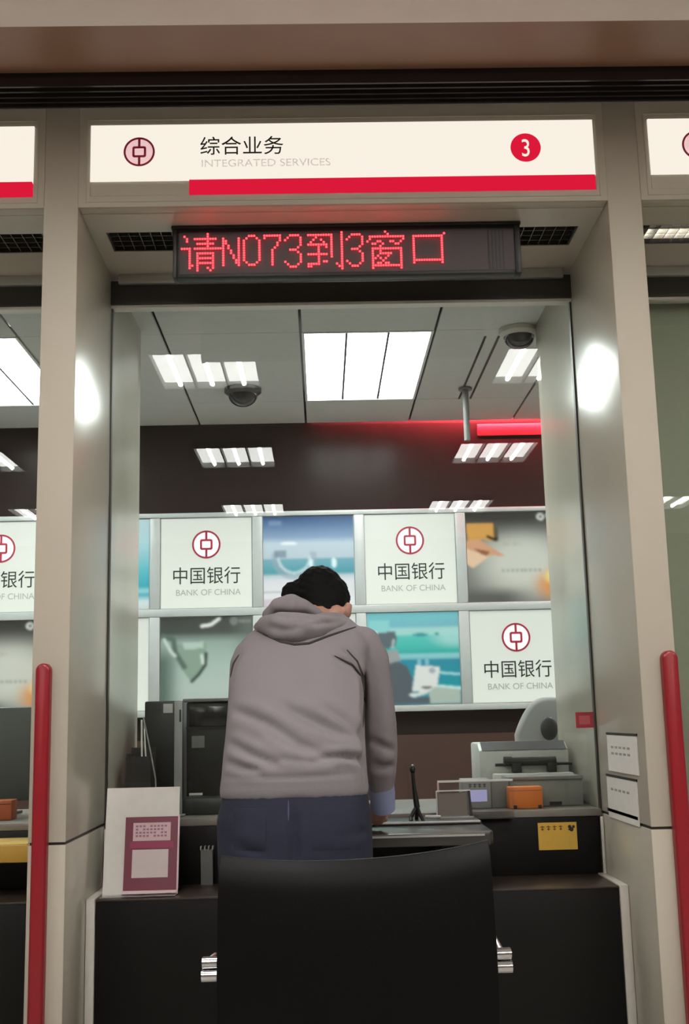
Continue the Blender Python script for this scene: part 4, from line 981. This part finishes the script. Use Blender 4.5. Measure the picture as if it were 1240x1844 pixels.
# ------------------------------------------------------------------ the standing person
def pxof(p):
    d = Vector(p)-CAM; z = d.dot(FW); return np.array((W/2+F*d.dot(RT)/z, H/2-F*d.dot(UP)/z))
def prings(rows): 
    out = []
    for y, l, r, cy, b in rows:
        a, c = at(l, y, cy), at(r, y, cy); out.append(((a.x+c.x)/2, cy, (a.z+c.z)/2, (c.x-a.x)/2, b))
    return out
def pts4(L): return [at(x, y, Y) for x, y, Y, r in L], [r for *_, r in L]
def capsule(bm, L, n=16):
    P, R = pts4(L); tube(bm, P, R, n)
    for p, r in zip(P, R): ball(bm, p, r, seg=14)
def remesh(bm, vox, sm, name, it=6):
    return evaluated(bm, [('REMESH', dict(mode='VOXEL', voxel_size=vox)), ('SMOOTH', dict(factor=0.5, iterations=it))], name)
def sculpt(me, creases):
    """press folds into a mesh: each crease a line of image-side points, width and depth"""
    n = len(me.vertices); co = np.empty(n*3); me.vertices.foreach_get('co', co); co = co.reshape(-1, 3)
    no = np.array([v.normal[:] for v in me.vertices])
    d = co-np.array(CAM); z = d@np.array(FW); X = W/2+F*(d@np.array(RT))/z; Y = H/2-F*(d@np.array(UP))/z
    facing = np.clip(-(no*d).sum(1)/np.linalg.norm(d, axis=1), 0, 1)
    disp = np.zeros(n)
    for P, w, dep in creases:
        best = np.full(n, 1e9); tb = np.zeros(n); m = len(P)-1
        for i in range(m):
            (x0, y0), (x1, y1) = P[i], P[i+1]; dx, dy = x1-x0, y1-y0
            t = np.clip(((X-x0)*dx+(Y-y0)*dy)/(dx*dx+dy*dy), 0, 1); s = np.hypot(X-x0-t*dx, Y-y0-t*dy)
            k = s < best; best[k] = s[k]; tb[k] = (i+t[k])/m
        fade = np.sin(np.clip(tb, 0, 1)*math.pi)**0.5*0.8+0.2
        disp -= dep*fade*(np.exp(-(best/w)**2)-0.45*np.exp(-((best-w*1.9)/(w*1.3))**2))
    co += no*(disp*np.minimum(1, facing*2))[:, None]
    me.vertices.foreach_set('co', co.ravel()); me.update()
HOOD_ROWS = [(1434, 396, 663, -.220, .122), (1420, 395, 664, -.220, .126), (1392, 399, 661, -.215, .130), (1365, 401, 659, -.200, .140), (1320, 406, 657, -.170, .138),
             (1270, 410, 655, -.125, .136), (1225, 412, 655, -.075, .134), (1190, 414, 660, -.030, .130), (1165, 424, 666, .000, .122), (1142, 444, 656, .035, .112), (1124, 470, 640, .070, .095), (1106, 505, 618, .105, .070)]
R_ARM = [(652, 1163, .030, .060), (668, 1190, .030, .056), (677, 1240, .035, .050), (684, 1300, .050, .050), (687, 1350, .080, .049), (687, 1390, .110, .045), (686, 1414, .130, .040)]
L_ARM = [(456, 1182, .030, .050), (450, 1212, .070, .052), (450, 1260, .130, .050), (462, 1320, .180, .050), (500, 1360, .250, .044), (540, 1395, .310, .038)]
wr = at(688, 1436, .150); wl = at(552, 1412, .33)

# --- body: one continuous skin surface
b = BM()
loft(b, [(x, y, z, a-.032, d-.036) for x, y, z, a, d in prings(HOOD_ROWS)])
capsule(b, [(x, y, Y, r-.013) for x, y, Y, r in R_ARM]); capsule(b, [(x, y, Y, r-.012) for x, y, Y, r in L_ARM])
hip = at(530, 1480, -.22); HX = hip.x
hipz = hip.z
for s in (-1, 1):
    P = [(HX+s*.10, -.22, hipz), (HX+s*.105, -.215, hipz-.12), (HX+s*.11, -.20, 0.46), (HX+s*.115, -.22, 0.25), (HX+s*.115, -.225, 0.09)]
    R = [.105, .088, .056, .055, .038]
    tube(b, P, R); [ball(b, p, r, seg=14) for p, r in zip(P, R)]
    tube(b, [(HX+s*.115, -.25, 0.05), (HX+s*.12, -.13, 0.04), (HX+s*.122, -.06, 0.032)], [.034, .034, .024])
loft(b, [(HX, -.22, hipz-.06, .19, .11), (HX, -.22, hipz+.06, .18, .105), (HX, -.22, hipz+.14, .17, .10)])
hc = at(578, 1083, .215)
capsule(b, [(568, 1124, .10, .052), (580, 1102, .165, .052)])
tilt = Matrix.Rotation(math.radians(-38), 3, 'X') @ Matrix.Rotation(math.radians(-8), 3, 'Y')
def hp(x, y, z): return hc + tilt @ Vector((x, y, z))
ball(b, hc, 0.074, sx=0.94, sy=1.12, sz=1.18, seg=26, rot=tilt)
ball(b, hp(0, .035, -.065), 0.052, sx=0.95, sy=0.95, sz=1.0, rot=tilt)            # jaw
ball(b, hp(0, .070, -.105), 0.020, sx=1.3, rot=tilt)                             # chin
tube(b, [hp(0, .086, .01), hp(0, .104, -.022), hp(0, .100, -.036)], [.008, .012, .011])   # nose
ball(b, hp(0, .088, -.065), 0.012, sx=1.9, sy=.7, sz=.7, rot=tilt)               # mouth
for s in (-1, 1):
    ball(b, hp(s*.030, .078, .018), 0.013, sx=1.4, sz=.7, rot=tilt)              # brow
    e = hp(s*.078, -.004, -.015); ball(b, e, 0.027, sx=.42, sy=.72, sz=1.15, rot=tilt)
q = at(604, 1106, .120); ball(b, q, .030)
q = at(626, 1099, .115); ball(b, q, .022, sx=.55, sy=.8, sz=1.2); q = at(630, 1092, .112); ball(b, q, .010, sx=.8); tube(b, [at(604, 1104, .15), at(625, 1100, .118)], .014)
def hand(bm, w, aim, s):
    """palm down on the shelf, five bent fingers; aim = direction of the fingers, s = +1 when the thumb leaves to the left"""
    aim = Vector(aim).normalized(); side = Vector((-aim.y, aim.x, 0)); zt = ZSH+0.026
    k0 = Vector((w.x, w.y, 0))+aim*.075; k0.z = zt+.012
    tube(bm, [w, (w*0.45+k0*0.55), k0], [.027, .031, .029]); 
    for j in (-1.2, -.4, .4, 1.2): ball(bm, k0+side*(j*.022), .0145, seg=10)
    for j, ln in ((-1.2, .060), (-.4, .074), (.4, .080), (1.2, .072)):
        a = k0+side*(j*.022); d = (aim+side*j*.06).normalized()
        tube(bm, [a, a+d*ln*.45+Vector((0, 0, .008)), a+d*ln*.8+Vector((0, 0, -.006)), a+d*ln+Vector((0, 0, -.021))], [.0100, .0095, .0088, .0070], n=10)
    a = w*0.5+k0*0.5+side*(s*.026); d = (aim*.8+side*s*.7).normalized()
    tube(bm, [a-side*s*.012, a+d*.026, a+d*.050+Vector((0, 0, -.008)), a+d*.066+Vector((0, 0, -.014))], [.014, .0115, .0105, .008], n=10)
hand(b, wr, (-.25, 1, 0), 1); hand(b, wl, (-.35, 1, 0), -1)
q = at(686, 1412, .130); tube(b, [q, wr], [.028, .026]); q = at(540, 1395, .31); tube(b, [q, wl], [.028, .026])
me = remesh(b, 0.0055, 0.5, 'person', 3)
person = link('person', me, M_skin, None, origin=(HX, -.2, 0))
tag(person, 'person seen from behind in a grey hoodie and navy jeans, bent over the counter', 'person')
for s in (-1, 1):
    obj('eye', ball(BM(), hp(s*.030, .0815, .003), 0.009, seg=12), M_ink, person)

# --- hoodie
b = BM(); loft(b, prings(HOOD_ROWS), n=40); capsule(b, R_ARM); capsule(b, L_ARM)
me = remesh(b, 0.0075, 0.5, 'hoodie', 7)
CR = [([(422, 1280), (458, 1292), (490, 1306), (537, 1338), (586, 1360)], 9, .015), ([(512, 1272), (566, 1298), (612, 1318), (650, 1328)], 9, .016), ([(580, 1274), (620, 1298), (652, 1322)], 8, .013),
      ([(412, 1338), (457, 1360), (500, 1378)], 8, .012), ([(575, 1364), (620, 1362), (646, 1366), (658, 1390)], 6, .016), ([(408, 1372), (440, 1384), (470, 1388)], 7, .008), ([(480, 1318), (520, 1344), (560, 1362)], 8, .009),
      ([(602, 1181), (634, 1197), (652, 1219), (655, 1276)], 5, .014), ([(622, 1169), (643, 1191), (653, 1218)], 5, .012), ([(655, 1230), (654, 1300), (656, 1370), (662, 1415)], 6, .014),
      ([(431, 1178), (419, 1198), (413, 1226)], 5, .010), ([(500, 1365), (560, 1372), (600, 1372)], 7, .007), ([(665, 1330), (690, 1345), (712, 1352)], 7, .007), ([(664, 1372), (688, 1382), (712, 1380)], 7, .008), ([(520, 1180), (530, 1240), (520, 1300)], 25, .006), ([(398, 1400), (530, 1400), (660, 1392)], 4, .003)]
sculpt(me, CR)
hood_o = link('hoodie', me, M_hoodie, person); hood_o['label'] = 'grey hooded sweatshirt with a ribbed hem'
bv = BVHTree.FromPolygons([Vector(v.co)+ORIG[hood_o.name] for v in me.vertices], [p.vertices[:] for p in me.polygons])
def hit(bvh, x, y):
    d = ray(x, y).normalized(); p, nrm, i, dist = bvh.ray_cast(CAM, d); return p, nrm
def shade_or_seam(bvh, P, r, m, name, parent, step=5):
    pts = []
    for (x0, y0), (x1, y1) in zip(P[:-1], P[1:]):
        k = max(1, int(math.hypot(x1-x0, y1-y0)/step))
        for i in range(k): pts.append((x0+(x1-x0)*i/k, y0+(y1-y0)*i/k))
    pts.append(P[-1]); H3 = [hit(bvh, *p) for p in pts]; H3 = [p+n*(r*.1) for p, n in H3 if p is not None]
    if len(H3) > 2:
        R = [r*(0.35+0.65*math.sin(math.pi*i/(len(H3)-1))**.6) for i in range(len(H3))]
        return obj(name, tube(BM(), H3, R, n=8), m, parent)
shade_or_seam(bv, [(602, 1181), (634, 1197), (650, 1217), (654, 1240)], .0034, M_hoodie_d, 'shade_or_seam', hood_o)  # armpit crease shade laid on as dark tubes along the folds
shade_or_seam(bv, [(624, 1170), (643, 1191), (653, 1216), (655, 1260), (653, 1310)], .0036, M_hoodie_d, 'shade_or_seam', hood_o)
shade_or_seam(bv, [(430, 1179), (420, 1196), (415, 1220)], .0034, M_hoodie_d, 'shade_or_seam', hood_o)
# --- hood lying on the shoulders
b = BM()
capsule(b, [(462, 1129, .050, .012), (480, 1126, -.030, .031), (506, 1130, -.072, .047), (534, 1133, -.085, .050), (566, 1132, -.066, .043), (604, 1127, -.010, .029), (637, 1127, .066, .010)])
capsule(b, [(482, 1108, .040, .020), (502, 1093, .020, .030), (524, 1090, .020, .036), (545, 1096, .035, .030), (575, 1112, .050, .022)])
me = remesh(b, 0.006, 0.5, 'hood', 10)
sculpt(me, [([(492, 1104), (520, 1112), (548, 1110), (570, 1118)], 8, .012), ([(480, 1128), (510, 1134), (545, 1128)], 7, .007), ([(560, 1124), (585, 1121), (605, 1121)], 4, .006)])
hd = link('hood', me, M_hoodie, person)
shade_or_seam(bv, [(452, 1131), (478, 1144), (505, 1156), (530, 1161), (556, 1159), (590, 1146), (640, 1129)], .0045, M_hoodie_d, 'shade_or_seam', hood_o)  # shadow line under the hood laid on as a dark tube
bv2 = BVHTree.FromPolygons([Vector(v.co)+ORIG[hd.name] for v in me.vertices], [p.vertices[:] for p in me.polygons])
# --- cuff of the shirt underneath, ribbed sleeve end
b = BM(); q0 = at(686, 1408, .125); tube(b, [q0, q0.lerp(wr, .7), wr.lerp(q0, -.75)], [.0385, .040, .037], n=20)
obj('shirt_cuff', b, M_cuff, person)['label'] = 'pale blue shirt cuff at the right wrist'
b = BM(); q1 = at(540, 1395, .31); tube(b, [q1, wl], [.034, .033], n=16); obj('shirt_cuff', b, M_cuff, person)
# --- hair
b = BM()
for x, y, Y, r in ((592, 1072, .205, .066), (575, 1070, .215, .070), (556, 1075, .215, .066), (530, 1070, .22, .043), (598, 1082, .175, .050), (575, 1086, .155, .050), (612, 1080, .20, .034), (592, 1094, .150, .046), (578, 1100, .130, .042), (606, 1090, .16, .032)):
    ball(b, at(x, y, Y), r, seg=18)
ball(b, hp(0, -.012, .020), 0.085, sx=0.98, sy=1.08, sz=1.10, seg=26, rot=tilt)
me = remesh(b, 0.006, 0.5, 'hair', 5)
for v in me.vertices:
    c = v.co; v.co = c+v.normal*(0.0022*math.sin(c.x*190+c.z*70)*math.sin(c.z*150+c.y*90)+rng.normal(0, .0006))
me.update(); link('hair', me, M_hair, person)['label'] = 'short black hair'
# --- jeans
b = BM()
JR = prings([(1405, 408, 652, -.22, .112), (1440, 398, 664, -.22, .124), (1490, 393, 670, -.22, .135), (1540, 393, 672, -.22, .138)])
x, y, z, a, d = JR[-1]
loft(b, [(x, y, z-.06, a*.98, d*.92)]+JR[::-1], n=36)
for s in (-1, 1):
    P = [(HX+s*.10, -.22, hipz), (HX+s*.108, -.215, hipz-.14), (HX+s*.115, -.20, 0.46), (HX+s*.118, -.22, 0.25), (HX+s*.118, -.225, 0.085)]
    R = [.112, .100, .076, .074, .070]; tube(b, P, R, 20); ball(b, P[0], R[0])
me = remesh(b, 0.008, 0.5, 'jeans', 6)
sculpt(me, [([(530, 1470), (531, 1560)], 9, .010), ([(420, 1520), (470, 1535)], 8, .006), ([(600, 1510), (660, 1495)], 8, .006)])
jn = link('jeans', me, M_jeans, person)
bj = BVHTree.FromPolygons([Vector(v.co)+ORIG[jn.name] for v in me.vertices], [p.vertices[:] for p in me.polygons])
def patch(bvh, P, th, m, name, parent, n=9):
    """cloth patch laid on a surface; P = four image-side corners in order"""
    bm = BM(); V = {}
    for i in range(n):
        for j in range(n):
            u, v = i/(n-1), j/(n-1)
            x = (1-v)*((1-u)*P[0][0]+u*P[1][0])+v*((1-u)*P[3][0]+u*P[2][0]); y = (1-v)*((1-u)*P[0][1]+u*P[1][1])+v*((1-u)*P[3][1]+u*P[2][1])
            p, nr = hit(bvh, x, y)
            if p is None: continue
            e = th*(0.15 if i in (0, n-1) or j in (0, n-1) else 1); V[i, j] = bm.verts.new(p+nr*e)
    for i in range(n-1):
        for j in range(n-1):
            k = [(i, j), (i+1, j), (i+1, j+1), (i, j+1)]
            if all(q in V for q in k): bm.faces.new([V[q] for q in k])
    return obj(name, bm, m, parent) if len(bm.faces) else None
patch(bj, [(420, 1452), (482, 1450), (478, 1532), (420, 1532)], .004, M_jeans, 'back_pocket', jn)
patch(bj, [(558, 1446), (650, 1444), (646, 1530), (562, 1532)], .004, M_jeans, 'back_pocket', jn)
shade_or_seam(bj, [(519, 1441), (519, 1478)], .0022, mat('denim_thread', (74, 78, 104), rough=.9), 'centre_seam', jn)
shade_or_seam(bj, [(480, 1451), (477, 1530)], .0018, M_jeans_d, 'pocket_seam', jn); shade_or_seam(bj, [(558, 1447), (604, 1449), (650, 1445)], .0018, M_jeans_d, 'pocket_seam', jn); shade_or_seam(bj, [(420, 1453), (450, 1453), (482, 1451)], .0018, M_jeans_d, 'pocket_seam', jn)
# --- shoes
for s in (-1, 1):
    b = BM(); loft(b, [(HX+s*.12, -.155, 0.002, .046, .142), (HX+s*.12, -.155, 0.03, .048, .145), (HX+s*.12, -.165, 0.055, .043, .13), (HX+s*.119, -.20, 0.085, .038, .085), (HX+s*.118, -.225, 0.11, .040, .055)], n=24)
    sh = obj('shoe', b, M_shoe, person); obj('sole', loft(BM(), [(HX+s*.12, -.155, 0.0, .048, .146), (HX+s*.12, -.155, 0.018, .049, .148)], n=24), M_ltgrey, sh)
